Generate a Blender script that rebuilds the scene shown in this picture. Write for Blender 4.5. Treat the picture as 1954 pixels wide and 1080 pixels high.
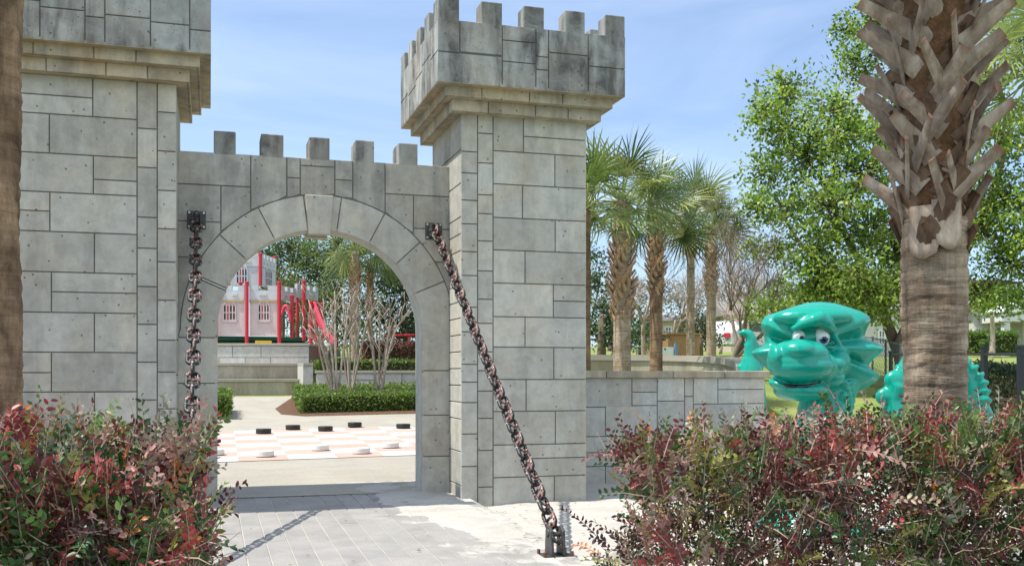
import bpy, bmesh, math, random
import numpy as np
from mathutils import Vector, Matrix
R = math.radians
rng = np.random.default_rng(7)
random.seed(7)
for o in list(bpy.data.objects): bpy.data.objects.remove(o)
scn = bpy.context.scene
COL = scn.collection

# ---------------------------------------------------------------- camera, sky, sun, exposure
F, VH, CU, EYE = 1940.0, 715.0, 977.0, 1.5          # focal length in photo pixels, horizon row, centre column, eye height
YAW = math.atan(577 / 1940)
SY, CY = math.sin(YAW), math.cos(YAW)
cam = bpy.data.cameras.new('camera'); camo = bpy.data.objects.new('camera', cam); COL.objects.link(camo)
camo.location = (0, 0, EYE); camo.rotation_euler = (R(90), 0, -YAW)
cam.sensor_width = 36; cam.lens = 36 * F / 1954; cam.shift_y = (VH - 540) / 1954
cam.clip_start = .1; cam.clip_end = 3000
scn.camera = camo
SUN = Vector((-.50, .02, 1)).normalized()            # direction towards the sun
ELEV = math.asin(SUN.z); AZ = math.atan2(SUN.x, SUN.y)
w = bpy.data.worlds.new('World'); scn.world = w; w.use_nodes = True
nt = w.node_tree; bg = nt.nodes['Background']
sky = nt.nodes.new('ShaderNodeTexSky'); sky.sky_type = 'NISHITA'; sky.sun_disc = False
sky.sun_elevation = ELEV; sky.sun_rotation = AZ; sky.air_density = 1.0; sky.dust_density = .6; sky.ozone_density = 2.0
tc = nt.nodes.new('ShaderNodeTexCoord'); mp = nt.nodes.new('ShaderNodeMapping'); mp.inputs['Scale'].default_value = (1.6, 2.2, 7.0)
mp.inputs['Rotation'].default_value = (0, R(14), R(20))
n1 = nt.nodes.new('ShaderNodeTexNoise'); n1.inputs['Scale'].default_value = 1.5; n1.inputs['Detail'].default_value = 7; n1.inputs['Roughness'].default_value = .55
n1.inputs['Distortion'].default_value = .5
cr = nt.nodes.new('ShaderNodeValToRGB'); cr.color_ramp.elements[0].position = .38; cr.color_ramp.elements[1].position = .85
cr.color_ramp.elements[1].color = (.42, .42, .42, 1); cr.color_ramp.elements[0].color = (.15, .15, .15, 1)
mx = nt.nodes.new('ShaderNodeMixRGB'); mx.inputs[2].default_value = (5.2, 5.9, 7.0, 1)
L = nt.links.new
L(tc.outputs['Generated'], mp.inputs[0]); L(mp.outputs[0], n1.inputs[0]); L(n1.outputs[0], cr.inputs[0]); 
tn = nt.nodes.new('ShaderNodeMixRGB'); tn.blend_type = 'MULTIPLY'; tn.inputs[0].default_value = 1; tn.inputs[2].default_value = (.50, .60, .70, 1)
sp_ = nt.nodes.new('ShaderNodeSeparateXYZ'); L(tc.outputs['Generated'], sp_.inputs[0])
cb = nt.nodes.new('ShaderNodeMapRange'); cb.inputs['From Min'].default_value = .25; cb.inputs['From Max'].default_value = -.5   # unseen bright cloud added behind the viewer to light the shaded fronts
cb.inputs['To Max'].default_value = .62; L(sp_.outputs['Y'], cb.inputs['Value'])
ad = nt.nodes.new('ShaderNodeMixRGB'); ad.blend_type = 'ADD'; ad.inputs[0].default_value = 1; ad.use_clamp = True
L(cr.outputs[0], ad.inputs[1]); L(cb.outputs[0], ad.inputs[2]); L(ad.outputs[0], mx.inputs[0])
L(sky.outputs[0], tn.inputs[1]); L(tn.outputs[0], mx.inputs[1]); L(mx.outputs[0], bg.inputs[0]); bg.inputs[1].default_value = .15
sl = bpy.data.lights.new('sun', 'SUN'); sl.energy = 3.9; sl.angle = R(.5); sl.color = (1, .95, .86)
so = bpy.data.objects.new('sun', sl); COL.objects.link(so); so.rotation_euler = SUN.to_track_quat('Z', 'Y').to_euler(); so.location = (-8, 6, 20)
scn.view_settings.view_transform = 'Standard'; scn.view_settings.look = 'None'; scn.view_settings.exposure = .75; scn.view_settings.gamma = 1
scn.cycles.max_bounces = 8; scn.cycles.diffuse_bounces = 4; scn.cycles.transparent_max_bounces = 8

# ---------------------------------------------------------------- helpers
def at(u, v, d):                                     # a photo point at view depth d, in metres
    l = (u - CU) / F * d
    return Vector((d * SY + l * CY, d * CY - l * SY, EYE + (VH - v) / F * d))
def on(u, v, Y):                                     # a photo point on the plane y = Y
    t = (u - CU) / F
    return at(u, v, Y / (CY - t * SY))
def tag(o, label=None, cat=None, group=None, kind=None):
    if label: o['label'] = label
    if cat: o['category'] = cat
    if group: o['group'] = group
    if kind: o['kind'] = kind
    return o
def thing(name, label, cat, loc=(0, 0, 0), rz=0, group=None):
    o = bpy.data.objects.new(name, None); COL.objects.link(o); o.location = loc; o.rotation_euler = (0, 0, rz)
    o.empty_display_size = .2
    bpy.context.view_layer.update()
    return tag(o, label, cat, group)
def link(name, me, mats, parent=None, smooth=False, bevel=0, world=True):
    o = bpy.data.objects.new(name, me); COL.objects.link(o)
    for m in (mats if isinstance(mats, (list, tuple)) else [mats]): me.materials.append(m)
    if parent:
        o.parent = parent
        if world: o.matrix_parent_inverse = parent_inv(parent)
    if smooth: me.polygons.foreach_set('use_smooth', [True] * len(me.polygons))
    if bevel:
        b = o.modifiers.new('bevel', 'BEVEL'); b.width = bevel; b.segments = 2; b.limit_method = 'ANGLE'; b.angle_limit = R(40)
    return o
def wmat(p):
    b = Matrix.LocRotScale(p.location, p.rotation_euler, p.scale)
    return wmat(p.parent) @ p.matrix_parent_inverse @ b if p.parent else b
def parent_inv(p): return wmat(p).inverted()
class MB:
    def __init__(s): s.v = []; s.f = []; s.t = []
    def add(s, vs, fs, tone=1.0):
        b = len(s.v); s.v += [tuple(p) for p in vs]; s.f += [tuple(b + i for i in f) for f in fs]; s.t += [tone] * len(vs); return s
    def box(s, x0, x1, y0, y1, z0, z1, tone=1.0, M=None):
        vs = [Vector((x, y, z)) for z in (z0, z1) for y in (y0, y1) for x in (x0, x1)]
        if M: vs = [M @ p for p in vs]
        return s.add(vs, [(0, 2, 3, 1), (4, 5, 7, 6), (0, 1, 5, 4), (2, 6, 7, 3), (0, 4, 6, 2), (1, 3, 7, 5)], tone)
    def tube(s, pts, rad, n=8, cap=True, tone=1.0, flat=None):
        pts = [Vector(p) for p in pts]; k = len(pts)
        rad = [rad] * k if not isinstance(rad, (list, tuple)) else rad
        t0 = (pts[1] - pts[0]).normalized(); a = t0.orthogonal().normalized() if abs(t0.z) < .9 else Vector((1, 0, 0)).cross(t0).normalized()
        vs = []
        for i, p in enumerate(pts):
            t = (pts[min(i + 1, k - 1)] - pts[max(i - 1, 0)]).normalized()
            a = (a - a.dot(t) * t).normalized(); b = t.cross(a)
            for j in range(n):
                th = 2 * math.pi * j / n
                q = a * math.cos(th) + b * math.sin(th)
                if flat: q = Vector((q.x * flat[0], q.y * flat[1], q.z * flat[2]))
                vs.append(p + q * rad[i])
        fs = [(i * n + j, i * n + (j + 1) % n, (i + 1) * n + (j + 1) % n, (i + 1) * n + j) for i in range(k - 1) for j in range(n)]
        if cap: fs += [tuple(range(n))[::-1], tuple(range((k - 1) * n, k * n))]
        return s.add(vs, fs, tone)
    def ball(s, c, r, n=16, m=10, tone=1.0, M=None):
        c = Vector(c); r = (r, r, r) if not isinstance(r, (list, tuple)) else r
        vs = [Vector((0, 0, r[2]))]
        for i in range(1, m):
            ph = math.pi * i / m
            for j in range(n):
                th = 2 * math.pi * j / n
                vs.append(Vector((r[0] * math.sin(ph) * math.cos(th), r[1] * math.sin(ph) * math.sin(th), r[2] * math.cos(ph))))
        vs.append(Vector((0, 0, -r[2])))
        if M: vs = [M @ p for p in vs]
        vs = [p + c for p in vs]
        fs = [(0, 1 + j, 1 + (j + 1) % n) for j in range(n)]
        for i in range(m - 2):
            for j in range(n):
                a = 1 + i * n + j; b = 1 + i * n + (j + 1) % n
                fs.append((a, a + n, b + n, b))
        l = len(vs) - 1; o = 1 + (m - 2) * n
        fs += [(l, o + (j + 1) % n, o + j) for j in range(n)]
        return s.add(vs, fs, tone)
    def lathe(s, prof, c=(0, 0, 0), n=24, tone=1.0):
        c = Vector(c); vs = []
        for r, z in prof:
            for j in range(n):
                th = 2 * math.pi * j / n; vs.append(c + Vector((r * math.cos(th), r * math.sin(th), z)))
        k = len(prof)
        fs = [(i * n + j, i * n + (j + 1) % n, (i + 1) * n + (j + 1) % n, (i + 1) * n + j) for i in range(k - 1) for j in range(n)]
        fs += [tuple(range(n))[::-1], tuple(range((k - 1) * n, k * n))]
        return s.add(vs, fs, tone)
    def prism(s, poly, fn, d0, d1, tone=1.0):          # polygon in (a,b) extruded from depth d0 to d1 through fn(a,b,d)
        k = len(poly)
        vs = [fn(a, b, d0) for a, b in poly] + [fn(a, b, d1) for a, b in poly]
        return s.add(vs, [tuple(range(k)), tuple(range(k, 2 * k))[::-1]] + [(i, i + k, (i + 1) % k + k, (i + 1) % k) for i in range(k)], tone)
    def mesh(s, name):
        me = bpy.data.meshes.new(name); me.from_pydata(s.v, [], s.f)
        a = me.attributes.new('tone', 'FLOAT', 'POINT'); a.data.foreach_set('value', s.t)
        bm = bmesh.new(); bm.from_mesh(me); bmesh.ops.recalc_face_normals(bm, faces=bm.faces); bm.to_mesh(me); bm.free()
        me.update(); return me
    def build(s, name, mat, parent=None, **k): return link(name, s.mesh(name), mat, parent, **k)

# ---------------------------------------------------------------- materials
def mat(name, col=(.5, .5, .5), rough=.8, metal=0, spec=.3):
    m = bpy.data.materials.new(name); m.use_nodes = True; b = m.node_tree.nodes['Principled BSDF']
    b.inputs['Base Color'].default_value = (*col, 1); b.inputs['Roughness'].default_value = rough; b.inputs['Metallic'].default_value = metal
    b.inputs['Specular IOR Level'].default_value = spec
    return m
class N:                                              # tiny node helper
    def __init__(s, m): s.m = m; s.nt = m.node_tree; s.b = s.nt.nodes['Principled BSDF']
    def new(s, t, **k):
        n = s.nt.nodes.new('ShaderNode' + t)
        for a, b in k.items():
            if a.startswith('i_'):
                key = a[2:]; key = int(key) if key.isdigit() else key.replace('_', ' ')
                if isinstance(b, bpy.types.NodeSocket): s.nt.links.new(b, n.inputs[key])
                else: n.inputs[key].default_value = b
            else: setattr(n, a, b)
        return n
    def coord(s, scale=(1, 1, 1), kind='Object'):
        t = s.new('TexCoord'); mp = s.new('Mapping', i_0=t.outputs[kind]); mp.inputs['Scale'].default_value = scale; return mp.outputs[0]
    def noise(s, vec, scale, detail=5, rough=.55, dist=0):
        return s.new('TexNoise', i_Vector=vec, i_Scale=scale, i_Detail=float(detail), i_Roughness=rough, i_Distortion=float(dist)).outputs[0]
    def ramp(s, fac, stops):
        r = s.new('ValToRGB', i_0=fac); e = r.color_ramp.elements
        while len(e) < len(stops): e.new(.5)
        for k, (p, c) in enumerate(stops):
            e[k].position = p; e[k].color = (c, c, c, 1) if not isinstance(c, (tuple, list)) else (*c, 1)
        return r.outputs[0]
    def mix(s, fac, a, b, mode='MIX'):
        n = s.new('MixRGB', blend_type=mode)
        for i, x in enumerate((fac, a, b)):
            if isinstance(x, bpy.types.NodeSocket): s.nt.links.new(x, n.inputs[i])
            elif i == 0: n.inputs[0].default_value = x
            else: n.inputs[i].default_value = (*x, 1) if not isinstance(x, (int, float)) else (x, x, x, 1)
        return n.outputs[0]
    def attr(s, name, out='Fac'): return s.new('Attribute', attribute_name=name).outputs[out]
    def color(s, c): s.nt.links.new(c, s.b.inputs['Base Color'])
    def bump(s, h, strength=.4, dist=.01):
        n = s.new('Bump', i_Height=h, i_Strength=strength, i_Distance=dist); s.nt.links.new(n.outputs[0], s.b.inputs['Normal'])

def stone_mat(name, base=(.44, .45, .42), warm=(.47, .43, .35), stain=0.0, streak=.4, pits=True):
    m = mat(name, rough=.9, spec=.2); n = N(m); c = n.coord(); 
    big = n.noise(c, 1.7, 4, .6, .6)
    col = n.mix(n.ramp(big, [(.4, 0), (.72, 1)]), base, warm)
    mid = n.noise(c, 9, 6, .65, .3)
    col = n.mix(1.0, col, n.ramp(mid, [(.25, .80), (.75, 1.14)]), 'MULTIPLY')
    fine = n.noise(c, 70, 4, .6)
    col = n.mix(1.0, col, n.ramp(fine, [(.3, .93), (.7, 1.06)]), 'MULTIPLY')
    tone = n.attr('tone'); col = n.mix(1.0, col, tone, 'MULTIPLY')
    if stain > 0:
        st = n.noise(n.coord((3.2, 3.2, .55)), 1.3, 5, .6, .3); st2 = n.noise(c, 3.2, 6, .65, .8)
        f = n.mix(1.0, n.ramp(st, [(.43, 0), (.58, stain)]), n.ramp(st2, [(.35, .25), (.6, 1)]), 'MULTIPLY')
        col = n.mix(f, col, (.10, .10, .095))
        col = n.mix(n.mix(1.0, n.ramp(n.noise(c, 2.1, 5, .6), [(.46, 0), (.68, stain * .6)]), 1.0, 'MULTIPLY'), col, (.17, .15, .12))
    h = n.mix(.5, mid, fine)
    if pits:
        v = n.new('TexVoronoi', i_Vector=c, i_Scale=8.5); v.feature = 'F1'
        msk = n.new('Math', operation='GREATER_THAN', i_0=v.outputs['Color'], i_1=.5)
        dis = n.noise(c, 60, 2); 
        dd = n.new('Math', operation='MULTIPLY_ADD', i_0=dis, i_1=.06, i_2=v.outputs['Distance'])
        hole = n.ramp(dd.outputs[0], [(.105, 1), (.14, 0)])
        hole = n.mix(1.0, hole, msk.outputs[0], 'MULTIPLY')
        v2 = n.new('TexVoronoi', i_Vector=c, i_Scale=27.0); m2 = n.new('Math', operation='GREATER_THAN', i_0=v2.outputs['Color'], i_1=.72)
        hole2 = n.mix(1.0, n.ramp(v2.outputs['Distance'], [(.12, .8), (.17, 0)]), m2.outputs[0], 'MULTIPLY')
        hole = n.mix(1.0, hole, hole2, 'LIGHTEN')
        col = n.mix(n.mix(1.0, hole, .72, 'MULTIPLY'), col, (.07, .065, .055))
        h = n.mix(1.0, h, n.mix(1.0, hole, 1.4, 'MULTIPLY'), 'SUBTRACT')
    n.color(col); n.bump(h, .35, .008)
    return m
STONE = stone_mat('cast_stone', (.465, .46, .41), (.49, .45, .36), stain=.26)
STONEL = stone_mat('cast_stone_pale', (.47, .475, .44), (.49, .45, .37), stain=.15)
STONEW = stone_mat('cast_stone_weathered', (.37, .385, .37), (.40, .37, .31), stain=1.0)
MOLD = stone_mat('moulding_stone', (.44, .40, .31), (.46, .36, .23), stain=.5)
MORT = mat('mortar', (.155, .148, .13), .95)
def noisy(name, c1, c2, scale=4, rough=.9, bump=.3, fine=60, lo=.35, hi=.65, spec=.2, dist=.01, stretch=(1, 1, 1)):
    m = mat(name, c1, rough, 0, spec); n = N(m); c = n.coord(stretch)
    a = n.noise(c, scale, 6, .6, .4); f = n.noise(c, fine, 4, .6)
    col = n.mix(n.ramp(a, [(lo, 0), (hi, 1)]), c1, c2); col = n.mix(1.0, col, n.ramp(f, [(.3, .86), (.7, 1.12)]), 'MULTIPLY')
    col = n.mix(1.0, col, n.attr('tone'), 'MULTIPLY')
    n.color(col); n.bump(n.mix(.5, a, f), bump, dist); return m
CONC = noisy('plaza_concrete', (.36, .335, .275), (.31, .285, .235), 1.1, .9, .15, 30)
THRESH = noisy('threshold_concrete', (.16, .155, .135), (.11, .108, .10), 2.2, .85, .3, 40)
PLANK = noisy('paver_grey', (.31, .295, .275), (.25, .24, .225), 2.5, .9, .35, 90)
n = N(PLANK); pc_ = n.b.inputs['Base Color'].links[0].from_socket; sx_ = n.new('SeparateXYZ', i_0=n.coord()); dn_ = n.noise(n.coord(), 3.2, 6, .65, .5)
ds_ = n.new('Math', operation='MULTIPLY_ADD', i_0=sx_.outputs[0], i_1=.16, i_2=dn_)
n.color(n.mix(n.ramp(ds_.outputs[0], [(.86, 0), (1.08, .75)]), pc_, (.50, .475, .43)))      # sand blown over the pavers towards the sandy side
SAND = noisy('white_sand', (.47, .445, .40), (.36, .335, .30), 3, .95, .7, 55, .3, .75)
MULCH = noisy('mulch', (.17, .095, .055), (.08, .045, .03), 18, .95, 1, 90, dist=.03)
GRASS = noisy('lawn', (.16, .23, .05), (.30, .28, .10), 1.3, .95, .8, 40, .4, .7, dist=.03)
def leafmat(name, trans=.3, rough=.5, spec=.35):
    m = mat(name, rough=rough, spec=spec); n = N(m); a = n.attr('col', 'Color')
    v = n.noise(n.coord(), 14, 3); col = n.mix(1.0, a, n.ramp(v, [(.3, .8), (.7, 1.2)]), 'MULTIPLY')
    n.color(col); t = n.new('BsdfTranslucent', i_Color=col); mx = n.new('MixShader', i_0=trans)
    out = n.nt.nodes['Material Output']
    n.nt.links.new(n.b.outputs[0], mx.inputs[1]); n.nt.links.new(t.outputs[0], mx.inputs[2]); n.nt.links.new(mx.outputs[0], out.inputs[0])
    return m
LEAF = leafmat('leaf', .42); GLOSSLEAF = leafmat('glossy_leaf', .22, .42, .4); PALMLEAF = leafmat('palm_leaf', .25, .4, .45)
BARK = noisy('bark', (.20, .15, .11), (.11, .085, .065), 6, .95, 1, 50, stretch=(1, 1, .3), dist=.03)
PALEBARK = noisy('pale_bark', (.40, .345, .28), (.26, .21, .165), 5, .9, .4, 60, stretch=(1, 1, .4))
TWIG = noisy('twig', (.40, .31, .23), (.24, .17, .12), 8, .9, .3, 60)
def palm_trunk_mat(name, a, b, ring=.52):
    m = mat(name, rough=.95, spec=.1); n = N(m)
    rings = n.noise(n.coord((2.6, 2.6, 36)), 1.0, 6, .7, .5); fib = n.noise(n.coord((52, 52, 5)), 1.0, 6, .7); pat = n.noise(n.coord((1, 1, .7)), 4.5, 5, .6, .8)
    col = n.mix(n.ramp(pat, [(.35, 0), (.65, 1)]), a, b)
    col = n.mix(1.0, col, n.ramp(rings, [(.36, ring), (.5, 1.05)]), 'MULTIPLY'); col = n.mix(1.0, col, n.ramp(fib, [(.3, .72), (.65, 1.12)]), 'MULTIPLY')
    col = n.mix(1.0, col, n.attr('tone'), 'MULTIPLY')
    n.color(col); n.bump(n.mix(.4, rings, fib), .9, .03); return m
PTRUNK = palm_trunk_mat('palm_trunk', (.42, .34, .25), (.25, .18, .12))
PTRUNKR = palm_trunk_mat('palm_trunk_brown', (.30, .20, .12), (.14, .09, .055))
PTRUNKV = palm_trunk_mat('palm_trunk_dark', (.34, .23, .14), (.13, .085, .055), .85)
def boot_mat(name, a, b, tip):
    m = mat(name, rough=.85, spec=.15); n = N(m); c = n.coord()
    f = n.noise(n.coord((30, 30, 6)), 1.0, 5, .6); g = n.noise(c, 5, 5, .6, .6)
    col = n.mix(n.ramp(g, [(.38, 0), (.62, 1)]), a, b); col = n.mix(1.0, col, n.ramp(f, [(.3, .75), (.7, 1.15)]), 'MULTIPLY')
    col = n.mix(n.ramp(n.attr('tone'), [(.85, 0), (1.0, .85)]), col, tip)
    n.color(col); n.bump(f, .6, .01); return m
BOOT = boot_mat('palm_leaf_base', (.43, .36, .29), (.23, .17, .125), (.22, .10, .05))
FIBRE = noisy('palm_fibre', (.22, .12, .06), (.10, .055, .03), 12, .95, 1, 60, dist=.03)

# ---------------------------------------------------------------- ground
def lerp(xs, ys, x): return np.interp(x, xs, ys)
PY, PZ = [0, 7.4, 11.9, 16.5, 23.2, 27, 33, 36, 38.5, 60, 120, 600], [0, .0, .10, .115, .29, .47, .78, .95, 2.2, 2.8, 5, 16]
RY, RZ = [0, 13.2, 15, 18, 22, 27, 35, 60, 120, 600], [0, 0, .15, .5, 1.0, 1.45, 1.95, 2.9, 5, 16]
def TZ(x, y):
    x = np.asarray(x, float); y = np.asarray(y, float)
    k = np.clip((x - 4.15 - .0 * y - np.maximum(y - 13, 0) * .33) / 1.5, 0, 1)   # plaza wedge opens with distance
    dd = np.hypot(x, y) * .5 + y * .5
    return ((1 - k) * lerp(PY, PZ, y) + k * lerp(RY, RZ, dd)) * np.clip((y - 12.9) / .5, 0, 1)
def grid(name, xs, ys, zf, m, kind='structure', **k):
    X, Y = np.meshgrid(xs, ys); Z = zf(X, Y); nx, ny = len(xs), len(ys)
    vs = np.stack([X, Y, Z], -1).reshape(-1, 3)
    fs = [(j * nx + i, j * nx + i + 1, (j + 1) * nx + i + 1, (j + 1) * nx + i) for j in range(ny - 1) for i in range(nx - 1)]
    me = bpy.data.meshes.new(name); me.from_pydata(vs.tolist(), [], fs)
    a = me.attributes.new('tone', 'FLOAT', 'POINT'); a.data.foreach_set('value', [1.0] * len(vs))
    o = link(name, me, m, smooth=True); return tag(o, kind=kind)
gx = np.concatenate([np.linspace(-900, -60, 10), np.linspace(-50, -5, 16), np.linspace(-4, 30, 60), np.linspace(32, 100, 20), np.linspace(120, 900, 10)])
gy = np.concatenate([np.linspace(-60, -2, 8), np.linspace(0, 45, 70), np.linspace(47, 130, 20), np.linspace(160, 900, 10)])
grid('ground', gx, gy, lambda x, y: TZ(x, y) - .05, GRASS)
# mulch strip under the hedges on the camera's side
grid('mulch_bed', np.linspace(-9, 9, 60), np.linspace(-1, 7.35, 40), lambda x, y: .0 * x - .02, MULCH)
grid('mulch_bed', np.linspace(-9, -.55, 20), np.linspace(7.35, 13.0, 20), lambda x, y: .0 * x - .02 + .004 * (y > 7.4), MULCH)
# plaza behind the gate
def plz(x, y): return lerp(PY, PZ, y)
xs = np.linspace(-14, 4.2, 40)
grid('plaza', xs, np.concatenate([np.linspace(13.25, 33.4, 60)]), lambda x, y: plz(x, y), CONC)
def plw(x, y): return plz(x, y) - .004
grid('plaza', np.linspace(4.2, 14, 20), np.linspace(13.6, 33.4, 50), lambda x, y: plz(x, y) - .3 * np.clip((x - 4.2 - .38 * (y - 13.6)) / .3, 0, 1), CONC)
grid('threshold', np.linspace(-.34, 2.75, 12), np.linspace(11.94, 13.3, 8), lambda x, y: plz(x, y) + .006, CONC)

# grey plank-like paving in front of the gate, joints filled with sand
mb = MB(); X0 = -1.0; k = 0; x = X0
def pathz(y): return float(lerp([0, 7.4, 11.9], [.0, .012, .10], y))
while x < 2.72:
    wd = .184; y = 1.0 - random.random() * .9
    while y < 11.93:
        y2 = min(y + random.uniform(2.4, 4.2), 11.93)
        if 11.93 - y2 < .3: y2 = 11.93
        t = random.uniform(.94, 1.05); g = .0055; zt = random.uniform(0, .003)
        ys = [y + .003, (y + y2) / 2, y2 - .003]
        if y < 7.4 < y2: ys[1] = 7.4
        vs = []
        for yy in ys:
            z = pathz(yy) + zt
            vs += [(x + g, yy, z - .03), (x + g, yy, z - .003), (x + g + .004, yy, z), (x + wd - g - .004, yy, z), (x + wd - g, yy, z - .003), (x + wd - g, yy, z - .03)]
        fs = [(i * 6 + j, i * 6 + j + 1, (i + 1) * 6 + j + 1, (i + 1) * 6 + j) for i in range(2) for j in range(5)] + [(0, 1, 2, 3, 4, 5), (12, 13, 14, 15, 16, 17)]
        mb.add(vs, fs, t); y = y2
    x += wd
tag(mb.build('path', PLANK), kind='structure')
# white sand beside the paving, drifting over its edge
gxs = np.concatenate([np.linspace(1.55, 4.4, 96), np.linspace(4.5, 9.5, 50)]); gys = np.linspace(6.6, 13.2, 150)
def fbm(x, y, s, seed):
    r = np.random.default_rng(seed); z = 0
    for o in range(5):
        a = r.uniform(0, 6.28, 6); f = s * 1.9 ** o
        for q in a: z = z + np.sin(f * (x * np.cos(q) + y * np.sin(q)) + q * 5) * .5 ** o / 3
    return z
def sandz(x, y):
    p = lerp([0, 7.4, 11.9], [.0, .012, .10], y)
    edge = 2.62 - .75 * np.clip((y - 8.2) / 3, 0, 1) ** 1.2 + .22 * fbm(x, y, 1.7, 3)
    over = p + .010 + np.clip((x - edge), -1, 0) * .06
    side = .02 + .02 * fbm(x, y, 1.4, 5)
    k = np.clip((x - 2.72) / .22, 0, 1)
    return (1 - k) * over + k * np.minimum(over, side) + .007 * fbm(x, y, 9, 8) + .002 * fbm(x, y, 26, 9)
grid('sand', gxs, gys, sandz, SAND)
grid('sand_joints', np.linspace(-1.0, 2.72, 6), np.linspace(1, 11.95, 40), lambda x, y: np.vectorize(pathz)(y) - .006, SAND)
# curb ring piece at the sand's near edge
mb = MB(); pts = [(2.98 + .25 * (1 - math.cos(a)), 7.2 + .35 * math.sin(a), .03) for a in np.linspace(0, 1.57, 7)] + [(3.6, 7.6, .03), (5, 7.7, .03), (8.5, 7.6, .03)]
mb.tube([(2.95, 6.2, .03)] + pts, .075, 10, flat=(1, 1, .9)); tag(mb.build('curb', CONC, smooth=True), kind='structure')

# ---------------------------------------------------------------- masonry
def poly_in(P, d):                                    # inset a polygon (any winding) by d
    k = len(P); A = sum(P[i][0] * P[(i + 1) % k][1] - P[(i + 1) % k][0] * P[i][1] for i in range(k))
    sg = 1 if A > 0 else -1; out = []
    for i in range(k):
        p0, p1, p2 = P[i - 1], P[i], P[(i + 1) % k]
        e1 = (p1[0] - p0[0], p1[1] - p0[1]); e2 = (p2[0] - p1[0], p2[1] - p1[1])
        l1 = math.hypot(*e1) or 1e-9; l2 = math.hypot(*e2) or 1e-9
        n1 = (-e1[1] / l1 * sg, e1[0] / l1 * sg); n2 = (-e2[1] / l2 * sg, e2[0] / l2 * sg)
        bx, by = n1[0] + n2[0], n1[1] + n2[1]; q = max(bx * bx + by * by, .35)
        out.append((p1[0] + bx * 2 * d / q, p1[1] + by * 2 * d / q))
    return out
GAP = .0115
def slabs(mb, blocks, fn, t=.014, gap=GAP, ch=.004):   # fn(a,b,n) with n outward from the core face
    for P in blocks:
        if len(P) == 4 and not isinstance(P[0], tuple):
            a0, b0, a1, b1 = P; P = [(a0, b0), (a1, b0), (a1, b1), (a0, b1)]
        Q = poly_in(P, gap / 2); Q2 = poly_in(P, gap / 2 + ch); k = len(Q)
        vs = [fn(a, b, -.004) for a, b in Q] + [fn(a, b, t - ch) for a, b in Q] + [fn(a, b, t) for a, b in Q2]
        fs = [(r * k + i, r * k + (i + 1) % k, (r + 1) * k + (i + 1) % k, (r + 1) * k + i) for r in range(2) for i in range(k)] + [tuple(range(2 * k, 3 * k))]
        mb.add(vs, fs, random.uniform(.86, 1.10))
def grow(rects, x0, x1, z0, z1):                      # outline edges get the half gap added so the corner stays full
    h = GAP / 2; r = []
    for a0, b0, a1, b1 in rects:
        r.append((a0 - h if abs(a0 - x0) < .012 else a0, b0 - h if abs(b0 - z0) < .012 else b0, a1 + h if abs(a1 - x1) < .012 else a1, b1 + h if abs(b1 - z1) < .012 else b1))
    return r
def ashlar(x0, x1, z0, z1, course=.385, first=0, avg=.62):
    z = z1; k = first; out = []
    while z - z0 > .05:
        zb = max(z - course * random.choice([1, 1, 1.03, .97]), z0)
        if zb - z0 < .14: zb = z0
        W_ = x1 - x0; cuts = [x0]
        if W_ > avg * 1.4:
            c = x0 + W_ * (.36 if k % 2 else .66) + random.uniform(-.04, .04); cuts.append(c)
            if W_ > avg * 3: cuts = [x0] + [x0 + W_ * (i + (.5 if k % 2 else 0) + random.uniform(-.1, .1)) / (W_ / avg) for i in range(1, int(W_ / avg))]
        cuts = [c for c in cuts if c < x1 - .12] + [x1]
        for a, b in zip(cuts[:-1], cuts[1:]):
            if random.random() < .16: h = (z + zb) / 2; out += [(a, zb, b, h), (a, h, b, z)]
            else: out.append((a, zb, b, z))
        z = zb; k += 1
    return out
def columns(xc, cuts): return [(a, b, c, d) for (a, c) in [xc] for d, b in zip(cuts[:-1], cuts[1:])]
def box_masonry(mb, core, x0, x1, y0, y1, z0, z1, front=None, left=None, right=None, back=None, t=.014):
    core.box(x0 + t, x1 - t, y0 + t, y1 - t, z0, z1)
    sides = [(front, x0, x1, lambda a, b, n: (a, y0 + t - n, b)), (left, y0 + t, y1 - t, lambda a, b, n: (x0 + t - n, a, b)),
             (right, y0 + t, y1 - t, lambda a, b, n: (x1 - t + n, a, b)), (back, x0, x1, lambda a, b, n: (a, y1 - t + n, b))]
    for i, (r, a0, a1, fn) in enumerate(sides):
        if r is None: r = ashlar(a0, a1, z0, z1, first=i)
        slabs(mb, grow(r, a0, a1, z0, z1), fn, t)

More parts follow.
